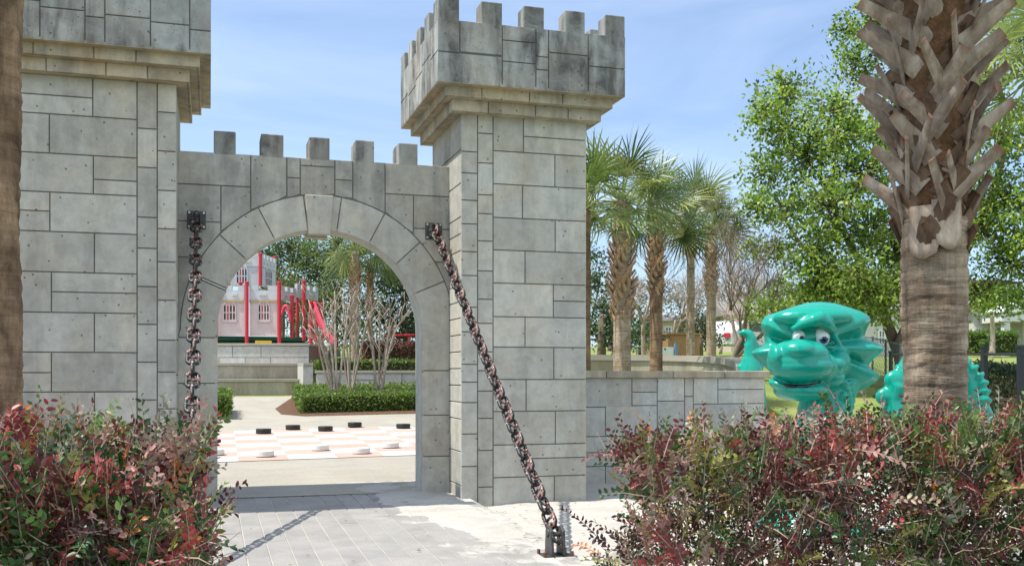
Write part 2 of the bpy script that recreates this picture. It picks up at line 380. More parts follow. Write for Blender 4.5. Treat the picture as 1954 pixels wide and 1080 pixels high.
TY0, TY1 = 11.27, 12.83
def tower(name, label, x0, x1, dz, front_shaft, front_par):
    T = thing(name, label, 'tower', ((x0 + x1) / 2, (TY0 + TY1) / 2, 0), group='castle gate towers')
    zs = 4.47 + dz
    mb = MB(); co = MB()
    box_masonry(mb, co, x0, x1, TY0, TY1, -.1, zs, front=front_shaft)
    s = mb.build('shaft', STONE, T); co.build('joint', MORT, s)
    mb = MB(); co = MB()
    for o, a, b in ((.136, 4.467, 4.60), (.24, 4.60, 4.722)):
        a += dz; b += dz; X0, X1, Y0_, Y1_ = x0 - o, x1 + o, TY0 - o, TY1 + o; t = .02
        core = (X0, X1, Y0_, Y1_)
        # corner blocks and courses cut into lengths
        cut = [X0, X0 + .42, X0 + .98, X0 + 1.38, X1]; cuty = [Y0_ + .02, Y0_ + .5, Y0_ + .95, Y0_ + 1.4, Y1_ - .02]
        f = [(p, a, q, b) for p, q in zip(cut[:-1], cut[1:])]; g = [(p, a, q, b) for p, q in zip(cuty[:-1], cuty[1:])]
        box_masonry(mb, co, X0, X1, Y0_, Y1_, a, b - .001, front=f, left=g, right=g, back=f, t=.02)
    c = mb.build('cornice', MOLD, T); co.build('joint', MOLD, c)
    o = .35; X0, X1, Y0_, Y1_ = x0 - o, x1 + o, TY0 - o, TY1 + o; zb, zt = 4.722 + dz, 5.405 + dz; th = .25; t = .014
    mb = MB(); co = MB()
    def hol(P, x0, x1, y0, y1, z0, z1): P.box(x0, x1, y0, y1, z0, z1)
    zf = zb + .12
    co.box(X0 + t, X1 - t, Y0_ + t, Y1_ - t, zb, zf)
    co.box(X0 + t, X1 - t, Y0_ + t, Y0_ + th, zf, zt); co.box(X0 + t, X1 - t, Y1_ - th, Y1_ - t, zf, zt)
    co.box(X0 + t, X0 + th, Y0_ + th, Y1_ - th, zf, zt); co.box(X1 - th, X1 - t, Y0_ + th, Y1_ - th, zf, zt)
    zm = (zb + zt) / 2
    def side(a0, a1):
        c = [a0, a0 + .37, a0 + .85, a0 + 1.25, a0 + 1.75, a1]; r = []
        for i in range(5):
            h = zm + random.uniform(-.08, .08); r += [(c[i], zb, c[i + 1], h), (c[i], h, c[i + 1], zt)]
        return r
    for r, a0, a1, fn in ((front_par(X0, X1, zb, zt) if front_par else side(X0, X1), X0, X1, lambda a, b, n: (a, Y0_ + t - n, b)), (side(Y0_ + t, Y1_ - t), Y0_ + t, Y1_ - t, lambda a, b, n: (X0 + t - n, a, b)),
                          (side(Y0_ + t, Y1_ - t), Y0_ + t, Y1_ - t, lambda a, b, n: (X1 - t + n, a, b)), (side(X0, X1), X0, X1, lambda a, b, n: (a, Y1_ - t + n, b))):
        slabs(mb, grow(r, a0, a1, zb, zt), fn, t)
    p = mb.build('parapet', STONEW, T); co.build('joint', MORT, p)
    so_ = MB().box(X0 + .003, X1 - .003, Y0_ + .003, Y1_ - .003, zb - .006, zb + .02).build('soffit', MOLD, p)
    n = 5; mw = .245; gp = (X1 - X0 - n * mw) / (n - 1)
    xsn = [X0 + i * (mw + gp) for i in range(n)]; gy_ = (Y1_ - Y0_ - n * mw) / (n - 1); ysn = [Y0_ + i * (mw + gy_) for i in range(n)]
    for i in range(n):
        for j in range(n):
            if i in (0, n - 1) or j in (0, n - 1):
                m_ = MB(); m_.box(xsn[i] + .002, xsn[i] + mw - .002, ysn[j] + .002, ysn[j] + mw - .002, zt - .01, zt + .245, random.uniform(.85, 1.05))
                m_.build('merlon', STONEW, T, bevel=.012)
    return T
def Z(u, v, Y=TY0): return on(u, v, Y).z
def X(u, Y=TY0): return on(u, 500, Y).x
# right tower: block pattern of its front read from the photograph
x0, x1 = 2.749, 4.266
xa, xb = X(911.5), X(941)
ca = [4.47] + [Z(885, v) for v in (289, 330, 382, 427, 480, 525.5, 586, 633, 695, 729, 768, 828, 890)] + [-.1]
cb = [4.47] + [Z(925, v) for v in (255, 311.5, 372, 408, 460, 517, 571, 617, 671, 707, 746, 798, 859, 929)] + [-.1]
fs_ = columns((x0, xa), ca) + columns((xa, xb), cb)
cz = [4.47] + [Z(945, v) for v in (288, 351, 415, 477, 540, 604, 662, 724, 785, 849, 911)] + [-.1]
vx = [999, 1059, 997, 1059.6, 1002, 1056, 1002, 1057, 1004, 1060, 1004, 1058]
sp = {0: ('R', 257), 5: ('R', 572), 10: ('R', 876)}
for i in range(12):
    c = X(vx[i]); L_ = (xb, cz[i + 1], c, cz[i]); R_ = (c, cz[i + 1], x1, cz[i])
    fs_.append(L_)
    if i in sp: h = Z(950, sp[i][1]); fs_ += [(c, cz[i + 1], x1, h), (c, h, x1, cz[i])]
    else: fs_.append(R_)
def rpar(X0, X1, zb, zt):
    Y = TY0 - .35; g = lambda u: X(u, Y); h = lambda u, v: Z(u, v, Y); r = []
    c = [X0, g(877.5), g(958.5), g(1022.7), g(1047), g(1122.6), X1]
    h1 = h(858, 100); r += [(c[0], h1, c[1], zt), (c[1], h(915, 103), c[2], zt), (c[0], zb, c[2], h1)]
    r += [(c[2], h(990, 80), c[3], zt), (c[2], h(990, 120), c[3], h(990, 80)), (c[2], zb, c[3], h(990, 120))]
    r += [(c[3], h(1035, 109), c[4], zt), (c[3], h(1035, 134), c[4], h(1035, 109)), (c[3], zb, c[4], h(1035, 134))]
    r += [(c[4], h(1085, 104), c[5], zt), (c[4], zb, c[5], h(1085, 104))]
    r += [(c[5], h(1160, 130), c[6], zt), (c[5], zb, c[6], h(1160, 130))]
    q = []
    for a0, b0, a1, b1 in r:
        q.append((a0, b0 if b0 != h1 else h1, a1, b1))
    return q
tower('castle_tower', 'right-hand stone castle tower with battlements, whole crown of merlons in view against the sky', x0, x1, 0, fs_, rpar)
# left tower
x0, x1 = -1.86, -.337; xb, xa = X(261.5), X(300)
zt_ = 4.55
cb = [zt_] + [Z(280, v) for v in (246, 320, 415, 474, 547, 619, 691, 763, 835, 905)] + [-.1]
ca = [zt_] + [Z(318, v) for v in (215, 289, 364, 437, 500, 573, 649, 710, 780, 848, 912)] + [-.1]
fl = columns((xb, xa), cb) + columns((xa, x1), ca)
cz = [zt_] + [Z(100, v) for v in (218, 293, 367, 442, 519, 596, 672, 748, 824, 900)] + [-.1]
vx = [177, 94, 178, 95, 180, 98, 180, 98, 180, 98, 180]; sp = {0: ('L', 183), 2: ('R', 339), 3: ('L', 404), 5: ('R', 557), 7: ('L', 711)}
for i in range(11):
    c = X(vx[i]); LL = (x0, cz[i + 1], c, cz[i]); RR = (c, cz[i + 1], xb, cz[i])
    for nm, r in (('L', LL), ('R', RR)):
        if i in sp and sp[i][0] == nm: h = Z(110, sp[i][1]); fl += [(r[0], r[1], r[2], h), (r[0], h, r[2], r[3])]
        else: fl.append(r)
def lpar(X0, X1, zb, zt):
    Y = TY0 - .35; g = lambda u: X(u, Y); h = lambda u, v: Z(u, v, Y)
    c = [X0, g(-35), g(20), g(76), g(162), g(200), g(287), g(362), X1]; hs = [40, 20, 14, 25, 35, 28, 34, 59]
    r = []
    for i in range(8):
        hh = h(200 if i < 7 else 385, hs[i]); r += [(c[i], zb, c[i + 1], hh), (c[i], hh, c[i + 1], zt)]
    return r
tower('castle_tower', 'left-hand stone castle tower, its top cut off by the picture, beside the hanging chain', x0, x1, .085, fl, lpar)

# gate wall with the arch
GY0, GY1, GZ = 11.87, 12.265, 3.985
ACX, AR, ASP, AO = 1.25, 1.165, 2.005, 1.565
gx0, gx1 = -.337, 2.749
G = thing('gate_wall', 'stone gate wall with round arch, keystone and five merlons between the two towers', 'gate', (ACX, GY0, 0))
t = .014
def arcp(r, a0, a1, n): return [(ACX + r * math.sin(a), ASP + r * math.cos(a)) for a in np.linspace(a0, a1, n)]
out = [(gx0 - .05, 0), (ACX - AR, 0)] + arcp(AR, -math.pi / 2, math.pi / 2, 49) + [(ACX + AR, 0), (gx1 + .05, 0), (gx1 + .05, GZ), (gx0 - .05, GZ)]
inner = [(ACX - AR, -.1)] + arcp(AR, -math.pi / 2, math.pi / 2, 49) + [(ACX + AR, -.1)]
def strip(mb, inn, outr, y0, y1, tone=1.0):           # ring strip between an inner and an outer polyline, with thickness
    k = len(inn); vs = []
    for (a, b), (c, d) in zip(inn, outr): vs += [(a, y0, b), (c, y0, d), (c, y1, d), (a, y1, b)]
    fs = [(i * 4 + j, i * 4 + (j + 1) % 4, (i + 1) * 4 + (j + 1) % 4, (i + 1) * 4 + j) for i in range(k - 1) for j in range(4)] + [(0, 1, 2, 3), tuple((k - 1) * 4 + j for j in range(4))]
    mb.add(vs, fs, tone)
mid = [(gx0 - .05, -.1)] + [(max(min(ACX + 3 * math.sin(a), gx1 + .05), gx0 - .05), min(ASP + 3 * max(math.cos(a), 0), GZ)) for a in np.linspace(-math.pi / 2, math.pi / 2, 49)] + [(gx1 + .05, -.1)]
core = MB(); strip(core, inner, mid, GY0 + t, GY1 - t)
def clip_circle(rect, r):                             # rectangle minus the disc of the arch
    a0, b0, a1, b1 = rect; pts = []
    n = 60
    for (p, q) in (((a0, b0), (a1, b0)), ((a1, b0), (a1, b1)), ((a1, b1), (a0, b1)), ((a0, b1), (a0, b0))):
        pts += [(p[0] + (q[0] - p[0]) * i / n, p[1] + (q[1] - p[1]) * i / n, i == 0) for i in range(n)]
    def ins(p): return p[1] < ASP and abs(p[0] - ACX) < r or math.hypot(p[0] - ACX, p[1] - ASP) < r
    fl = [ins(p) for p in pts]
    if not any(fl): return [(a0, b0), (a1, b0), (a1, b1), (a0, b1)]
    if all(fl): return None
    k = len(pts); s = next(i for i in range(k) if fl[i - 1] and not fl[i])
    seq = []; i = s
    while not fl[i % k]: seq.append(pts[i % k]); i += 1
    keep = [seq[0]] + [p for p in seq[1:-1] if p[2]] + [seq[-1]]
    def ang(p): return math.atan2(p[0] - ACX, max(p[1] - ASP, 0) if p[1] > ASP else 0) if p[1] > ASP else math.copysign(math.pi / 2, p[0] - ACX)
    e, b = ang(keep[-1]), ang(keep[0]); n = max(3, int(abs(e - b) / .05))
    arc = [(ACX + r * math.sin(a), ASP + r * math.cos(a)) for a in np.linspace(e, b, n)][1:-1]
    P = [(p[0], p[1]) for p in keep] + arc
    A = abs(sum(P[i - 1][0] * P[i][1] - P[i][0] * P[i - 1][1] for i in range(len(P)))) / 2
    return P if A > .004 else None
gX = lambda x: on(320 + x / 3.176, 400, GY0).x
gZ = lambda x, y: on(320 + x / 3.176, 220 + y / 3.176, GY0).z
H = GAP / 2; L0, R0 = gx0 - H, gx1 + H
c = [L0] + [gX(q) for q in (322, 503, 722, 803, 1013, 1122, 1318, 1490)] + [R0]; top = GZ + H
bl = [(c[0], gZ(280, 425), c[2], top), (c[0], gZ(200, 645), c[1], gZ(280, 425)), (c[1], 2, c[2], gZ(280, 425)), (c[0], gZ(150, 860), c[1], gZ(200, 645)),
      (c[0], 1.95, c[1], gZ(150, 860)), (c[2], 2.2, c[3], top), (c[3], gZ(760, 380), c[4], top), (c[3], 2.2, c[4], gZ(760, 380)), (c[4], gZ(900, 310), c[5], top), (c[4], 2.2, c[5], gZ(900, 310)),
      (c[5], gZ(1060, 393), c[6], top), (c[5], 2.2, c[6], gZ(1060, 393)), (c[6], 2.2, c[7], top), (c[7], gZ(1500, 485), R0, top), (c[7], 2.2, c[8], gZ(1500, 485)),
      (c[8], gZ(1600, 690), R0, gZ(1500, 485)), (c[8], gZ(1650, 890), R0, gZ(1600, 690)), (c[8], 1.95, R0, gZ(1650, 890))]
wall = MB(); arch = MB()
ff = lambda a, b, n: (a, GY0 + t - n, b); fb = lambda a, b, n: (a, GY1 - t + n, b)
for fn in (ff, fb):
    slabs(wall, [P for P in (clip_circle(r, AO) for r in bl) if P], fn)
    an = [R(a) for a in (-67, -67, -47, -27.5, -8, 8, 27.5, 47, 67)]
    vz = []
    for a, b in zip(an[:-1], an[1:]):
        n = 12; vz.append(arcp(AR - H, a, b, n) + [(min(max(p, gx0 - .03), gx1 + .03), q) for p, q in arcp(AO, b, a, n)])
    for sg, zb in ((-1, 1.915), (1, 1.55)):
        a0, a1 = R(67), R(90); P = [(ACX + sg * (AR - H) * math.sin(a), ASP + (AR - H) * math.cos(a)) for a in np.linspace(a0, a1, 10)]
        P += [(ACX + sg * (AR - H), zb), (L0 if sg < 0 else R0, zb)]
        P += [(ACX + sg * min(AO * math.sin(a), (ACX - L0) if sg < 0 else (R0 - ACX)), ASP + AO * math.cos(a)) for a in np.linspace(a1, a0, 10)]
        vz.append(P)
    for s_, e_, jj in ((L0, ACX - AR + H, [1.915, 1.405, .88, .35, -.1]), (ACX + AR - H, R0, [1.55, 1.02, .53, -.1])):
        vz += [(s_, b, e_, a) for a, b in zip(jj[:-1], jj[1:])]
    slabs(arch, vz, fn)
core.build('arch_lining', STONEL, G)
w_ = wall.build('wall', stone_mat('gate_stone', (.40, .395, .36), (.41, .38, .31), stain=.5), G)
bk = MB(); strip(bk, [(ACX + (p[0] - ACX) * 1.0, p[1]) for p in arcp(AR + .03, -math.pi / 2, math.pi / 2, 49)], mid[1:-1], GY0 + t - .001, GY1 - t + .001)
for s_ in (-1, 1):
    xa_, xb_ = (gx0 - .04, ACX - AR - .03) if s_ < 0 else (ACX + AR + .03, gx1 + .04)
    bk.box(xa_, xb_, GY0 + t - .001, GY1 - t + .001, -.1, ASP)
bk.build('joint', MORT, w_)
arch.build('voussoir_ring', STONE, G)
k = MB(); kt, kb = 3.566, 3.115
P = [(ACX - .20, kt), (ACX + .12, kt), (ACX + .085, kb), (ACX - .165, kb)]
k.prism(P, lambda a, b, d: (a, d, b), GY0 - .035, GY0 + .1); k.prism(P, lambda a, b, d: (a, d, b), GY1 - .1, GY1 + .06)
k.build('keystone', STONE, G, bevel=.01)
for u0, u1 in ((407, 450), (497, 541), (585, 629), (670, 714), (750, 797)):
    # each merlon's front face runs from its seen front-left edge
    f0 = {407: 408, 497: 498, 585: 590, 670: 678, 750: 760}[u0]
    xa_, xb_ = X(f0, GY0), X(u1, GY0)
    MB().box(xa_, xb_, GY0 - .001, GY1 + .001, GZ - .02, GZ + .25, random.uniform(.85, 1)).build('merlon', STONEW, G, bevel=.012)

# low wall to the right of the tower
LW = thing('low_stone_wall', 'low pale stone wall with plain cap running right from the right-hand tower', 'wall', (6, 13.1, 0))
wx0, wx1, wy0, wy1, wz = 4.27, 7.66, 13.0, 13.32, 1.455
q = lambda x: X(1110 + x / 3.857, wy0)
g = [wx0] + [q(v) for v in (175, 370, 556, 758, 822, 1003, 1180)] + [wx1]
zz = lambda y, x=600: on(1110 + x / 3.857, 680 + y / 3.857, wy0).z
fr = [(g[0], zz(368), g[2], wz), (g[2], zz(262), g[3], wz), (g[2], zz(360), g[3], zz(262)), (g[0], zz(580), g[1], zz(368)), (g[1], zz(580), g[3], zz(360)),
      (g[3], zz(328), g[4], wz), (g[3], zz(580), g[4], zz(328)), (g[4], zz(295), g[5], wz), (g[4], zz(480), g[5], zz(295)), (g[4], zz(580), g[5], zz(480)), (g[5], zz(352), g[6], wz),
      (g[6], zz(245), wx1, wz), (g[6], zz(352), wx1, zz(245)), (g[5], zz(580), g[7], zz(352)), (g[7], zz(580), wx1, zz(352)),
      (g[0], zz(695), g[3], zz(580)), (g[3], zz(695), g[6], zz(580)), (g[6], zz(695), wx1, zz(580)), (g[0], zz(795), g[2], zz(695)), (g[2], zz(795), g[5], zz(695)), (g[5], zz(795), wx1, zz(695)),
      (g[0], -.1, g[1], zz(795)), (g[1], -.1, g[4], zz(795)), (g[4], -.1, wx1, zz(795))]
mb = MB(); co = MB(); box_masonry(mb, co, wx0, wx1, wy0, wy1, -.1, wz, front=fr)
s = mb.build('wall', STONEL, LW); co.build('joint', MORT, s)
cap = MB()
for a, b in ((wx0, 5.2), (5.2, 6.2), (6.2, 7.0), (7.0, wx1 + .06)): cap.box(a + .003, b - .003, wy0 - .05, wy1 + .05, wz + .002, wz + .10, random.uniform(.93, 1.03))
cap.build('cap', MOLD, LW, bevel=.01)

#PART2
# ---------------------------------------------------------------- giant chequers board and its pieces
def hitp(u, v):                                       # photo point on the plaza surface
    d = 12.0
    for _ in range(60):
        p = at(u, v, d); z = float(lerp(PY, PZ, p.y)); d += (p.z - z) * (d / max(.3, EYE - z)) * .5
    return at(u, v, d)
A_, B_, C_ = hitp(454.9, 880.8), hitp(734.4, 870.8), hitp(446.9, 822.3)
ex = (B_ - A_) / 3; ey = (C_ - A_) / 8; 
WT = noisy('board_white', (.50, .49, .475), (.45, .435, .42), 3, .8, .1, 40); PK = noisy('board_pink', (.49, .345, .28), (.45, .31, .25), 3, .8, .1, 40)
bw = MB(); bp = MB()
for i in range(-4, 5):
    for j in range(8):
        p = A_ + ex * i + ey * j; q = [p, p + ex, p + ex + ey, p + ey]
        vs = [Vector((v.x, v.y, float(lerp(PY, PZ, v.y)) + .009)) for v in q]
        ((bp if (i + j) % 2 == 0 else bw)).add(vs, [(0, 1, 2, 3)], random.uniform(.95, 1.04))
T = thing('game_board', 'giant pink and white chequered game board painted on the plaza floor', 'game board', A_)
bw.build('white_square', WT, T); bp.build('pink_square', PK, T)
BLK = mat('black_plastic', (.025, .025, .022), .45); WHP = mat('white_plastic', (.66, .65, .62), .4)
def piece(u, v, m, label, grp, r=.145, h=.085):
    p = hitp(u, v); b = MB()
    b.lathe([(r * .9, 0), (r, .008), (r, h - .01), (r * .96, h), (r * .80, h), (r * .77, h - .012), (r * .3, h - .012), (r * .26, h - .004), (.001, h - .004)], (0, 0, 0), 28)
    o = b.build('game_piece', m); o.location = p + Vector((0, 0, .014)); tag(o, label, 'game piece', grp)
for u, v, n in ((404, 824, 'half hidden by the left jamb of the arch'), (503, 828, 'second from the left of the black row'), (559, 820.5, 'third from the left of the black row, set back'), (621, 823, 'in front of the hedge corner, fourth of the black row'), (677, 815, 'farthest back of the black row'), (769.5, 818, 'nearest the right jamb of the arch')):
    piece(u, v, BLK, 'black round game piece ' + n, 'black game pieces on the board', .16, .10)
for u, v, n in ((410, 869, 'half hidden by the left jamb of the arch'), (505, 872, 'at the front left of the board'), (611, 860, 'near the middle of the board, left of two close ones'), (689, 866, 'near the middle of the board, right of two close ones'), (745, 855, 'nearest the right jamb of the arch')):
    piece(u, v, WHP, 'white round game piece ' + n, 'white game pieces on the board', .155, .095)

# ---------------------------------------------------------------- chains
CH = mat('worn_chain', rough=.45, spec=.4); n = N(CH); c = n.coord()
f = n.ramp(n.noise(c, 22, 5, .65, .5), [(.53, 0), (.60, 1)]); col = n.mix(f, (.016, .015, .015), (.36, .135, .10))
f2 = n.ramp(n.noise(c, 40, 4, .6), [(.58, 0), (.68, 1)]); col = n.mix(f2, col, (.55, .50, .48)); n.color(col); n.bump(f, .3, .002)  # pale flecks: bare metal, whitened so the sunlit look sits in the colour
n.nt.links.new(n.ramp(f, [(0, .1), (1, .2)]), n.b.inputs['Metallic'])
BRK = noisy('black_bracket', (.03, .03, .03), (.075, .07, .065), 14, .5, .3, 60, spec=.5)
RUST = noisy('rusty_bolt', (.20, .08, .04), (.10, .05, .035), 20, .8, .4)
ZINC = mat('bolt', (.45, .45, .42), .4, .6)
def link_mesh():
    b = MB(); a, r, w_ = .036, .0175, .045                   # half straight length, wire radius, end radius
    L_ = .05 - 0; P = []
    L_ = .052 - w_ + r * 0
    hl = .1035 - w_
    for i in range(13): t_ = math.pi * i / 12; P.append((w_ * math.cos(t_), 0, hl + w_ * math.sin(t_)))
    for i in range(13): t_ = math.pi + math.pi * i / 12; P.append((w_ * math.cos(t_) * 1.0, 0, -hl + w_ * math.sin(t_)))
    P = [Vector((p[0] * 1.13, 0, p[2])) for p in P]; n_ = len(P); k = 10; vs = []; fs = []
    for i, p in enumerate(P):
        t_ = (P[(i + 1) % n_] - P[i - 1]).normalized(); nb = Vector((0, 1, 0)); q = t_.cross(nb)
        for j in range(k): th = 2 * math.pi * j / k; vs.append(p + (nb * math.cos(th) + q * math.sin(th)) * r)
    for i in range(n_):
        for j in range(k): fs.append((i * k + j, i * k + (j + 1) % k, ((i + 1) % n_) * k + (j + 1) % k, ((i + 1) % n_) * k + j))
    b.add(vs, fs); b.tube([(-w_ * 1.13, 0, 0), (-.012, 0, 0), (.012, 0, 0), (w_ * 1.13, 0, 0)], [.018, .0125, .0125, .018], 8)
    me = b.mesh('link'); me.materials.append(CH); me.polygons.foreach_set('use_smooth', [True] * len(me.polygons)); return me
LINK = link_mesh()
def chain(label, top, bot, roll0, label2):
    T = thing('chain', label, 'chain', bot, group='drawbridge chains')
    top, bot = Vector(top), Vector(bot); d = top - bot; n_ = round(d.length / .172); dz = d.normalized()
    xx_ = (Vector((1, 0, 0)) - dz * dz.x).normalized(); rot = Matrix((xx_, dz.cross(xx_), dz)).transposed().to_quaternion()
    for i in range(n_ + 1):
        o = bpy.data.objects.new('link', LINK); COL.objects.link(o); o.parent = T; o.matrix_parent_inverse = parent_inv(T)
        wob = random.uniform(-.16, .16)
        q = rot @ Vector((0, 0, 1)).rotation_difference(Vector((0, 0, 1))) @ Matrix.Rotation(roll0 + (i % 2) * math.pi / 2 + wob, 3, 'Z').to_quaternion()
        o.rotation_mode = 'XYZ'; o.rotation_euler = q.to_euler(); o.location = bot + d * (i / n_)
    # wall bracket
    x, z = top.x, top.z; b = MB(); Y = GY0
    b.box(x - .10, x + .10, Y - .016, Y + .002, z - .10, z + .10)
    for s_ in (-1, 1): b.box(x + s_ * .045 - .009, x + s_ * .045 + .009, Y - .12, Y - .014, z - .07, z + .07)
    b.tube([(x - .07, Y - .085, z), (x + .07, Y - .085, z)], .018, 10)
    w_ = b.build('wall_bracket', BRK, T, bevel=.004)
    for sx in (-1, 1):
        for sz in (-1, 1):
            MB().tube([(x + sx * .078, Y - .034, z + sz * .078), (x + sx * .078, Y - .012, z + sz * .078)], .013, 6).build('bolt', ZINC, w_)
    x, y = bot.x, bot.y; z0 = float(sandz(x, y)) if x > 1.5 else pathz(y); z0 = max(z0, 0) + .004; b = MB()
    b.box(x - .125, x + .125, y - .10, y + .10, z0, z0 + .016)
    for s_ in (-1, 1):
        b.prism([(-.09, 0), (.09, 0), (.07, .20), (.0, .24), (-.07, .20)], lambda a, q, dd, s_=s_: (x + s_ * .050 + dd, y + a, z0 + .016 + q), -.012, .012)
    b.tube([(x - .075, y, z0 + .18), (x + .075, y, z0 + .18)], .02, 10)
    g_ = b.build('ground_bracket', BRK, T, bevel=.004)
    for sx in (-1, 1):
        for sy in (-1, 1):
            MB().tube([(x + sx * .115, y + sy * .085, z0 + .016), (x + sx * .115, y + sy * .085, z0 + .05)], .014, 6).build('bolt', RUST, g_)
p = on(375, 418, GY0 - .085); q0 = on(830, 440, GY0 - .085)
chain('worn black chain on the left side of the arch, bolted above the left jamb', (p.x, GY0 - .085, p.z - .0), (-.15, 7.85, .20), R(6), '')
chain('rusty chain slanting from the right of the arch to a bracket in the sand', (q0.x, GY0 - .085, q0.z), (2.72, 7.9, .20), R(21), '')

# ---------------------------------------------------------------- foliage tools
def rand_dirs(n, up=0.0):
    v = rng.normal(size=(n, 3)); v[:, 2] += up; return v / np.linalg.norm(v, axis=1, keepdims=True)
def leaf_mesh(name, pos, axis, nrm, ln, wd, col, m, parent, fold=.25, simple=False, cup=.12):
    n = len(pos); axis = axis / np.linalg.norm(axis, axis=1, keepdims=True)
    side = np.cross(axis, nrm); side /= np.linalg.norm(side, axis=1, keepdims=True) + 1e-9; up = np.cross(side, axis)
    ln = np.asarray(ln)[:, None] * np.ones((n, 1)); wd = np.asarray(wd)[:, None] * np.ones((n, 1))
    if simple:
        V = np.stack([pos, pos + axis * ln * .45 + side * wd / 2 + up * wd * .1, pos + axis * ln - up * ln * .1, pos + axis * ln * .45 - side * wd / 2 + up * wd * .1], 1); k = 4; F_ = [(0, 1, 2, 3)]
    else:
        f = fold * wd
        V = np.stack([pos, pos + axis * ln * .5 + up * 0, pos + axis * ln - up * ln * cup,
                      pos + axis * ln * .28 + side * wd * .44 + up * f * .5, pos + axis * ln * .66 + side * wd * .40 + up * (f * .5 - ln * cup * .3),
                      pos + axis * ln * .28 - side * wd * .44 + up * f * .5, pos + axis * ln * .66 - side * wd * .40 + up * (f * .5 - ln * cup * .3)], 1); k = 7
        F_ = [(0, 3, 4, 2, 1), (0, 1, 2, 6, 5)]
    V = V.reshape(-1, 3); base = np.arange(n) * k
    loops = np.concatenate([np.stack([base + i for i in f_], 1) for f_ in F_], 1).reshape(-1)
    me = bpy.data.meshes.new(name); me.vertices.add(len(V)); me.vertices.foreach_set('co', V.reshape(-1).astype(np.float32))
    me.loops.add(len(loops)); me.loops.foreach_set('vertex_index', loops.astype(np.int32))
    sizes = np.tile([len(f_) for f_ in F_], n); me.polygons.add(len(sizes)); st = np.concatenate([[0], np.cumsum(sizes)[:-1]])
    me.polygons.foreach_set('loop_start', st.astype(np.int32)); me.polygons.foreach_set('loop_total', sizes.astype(np.int32))
    me.update(calc_edges=True)
    a = me.attributes.new('col', 'FLOAT_COLOR', 'POINT'); c = np.concatenate([col, np.ones((n, 1))], 1); a.data.foreach_set('color', np.repeat(c, k, 0).reshape(-1).astype(np.float32))
    return link(name, me, m, parent)
def pal(cols, wts, n, jit=.18):
    cols = np.array(cols, float); wts = np.array(wts, float); i = rng.choice(len(cols), n, p=wts / wts.sum())
    return np.clip(cols[i] * rng.uniform(1 - jit, 1 + jit, (n, 1)) * rng.uniform(.93, 1.07, (n, 3)), 0, 1)
def sticks(mb, p0, p1, r0, r1, seg=5, sag=.0, wob=.04, n=5):
    p0, p1 = Vector(p0), Vector(p1); L_ = (p1 - p0).length; pts = []
    for i in range(seg + 1):
        t_ = i / seg; p = p0.lerp(p1, t_); e = math.sin(t_ * math.pi) * L_
        pts.append(p + Vector((random.uniform(-1, 1), random.uniform(-1, 1), random.uniform(-1, 1))) * wob * (L_ if 0 < i < seg else 0) + Vector((0, 0, -sag * e)))
    mb.tube(pts, [r0 + (r1 - r0) * i / seg for i in range(seg + 1)], n); return pts

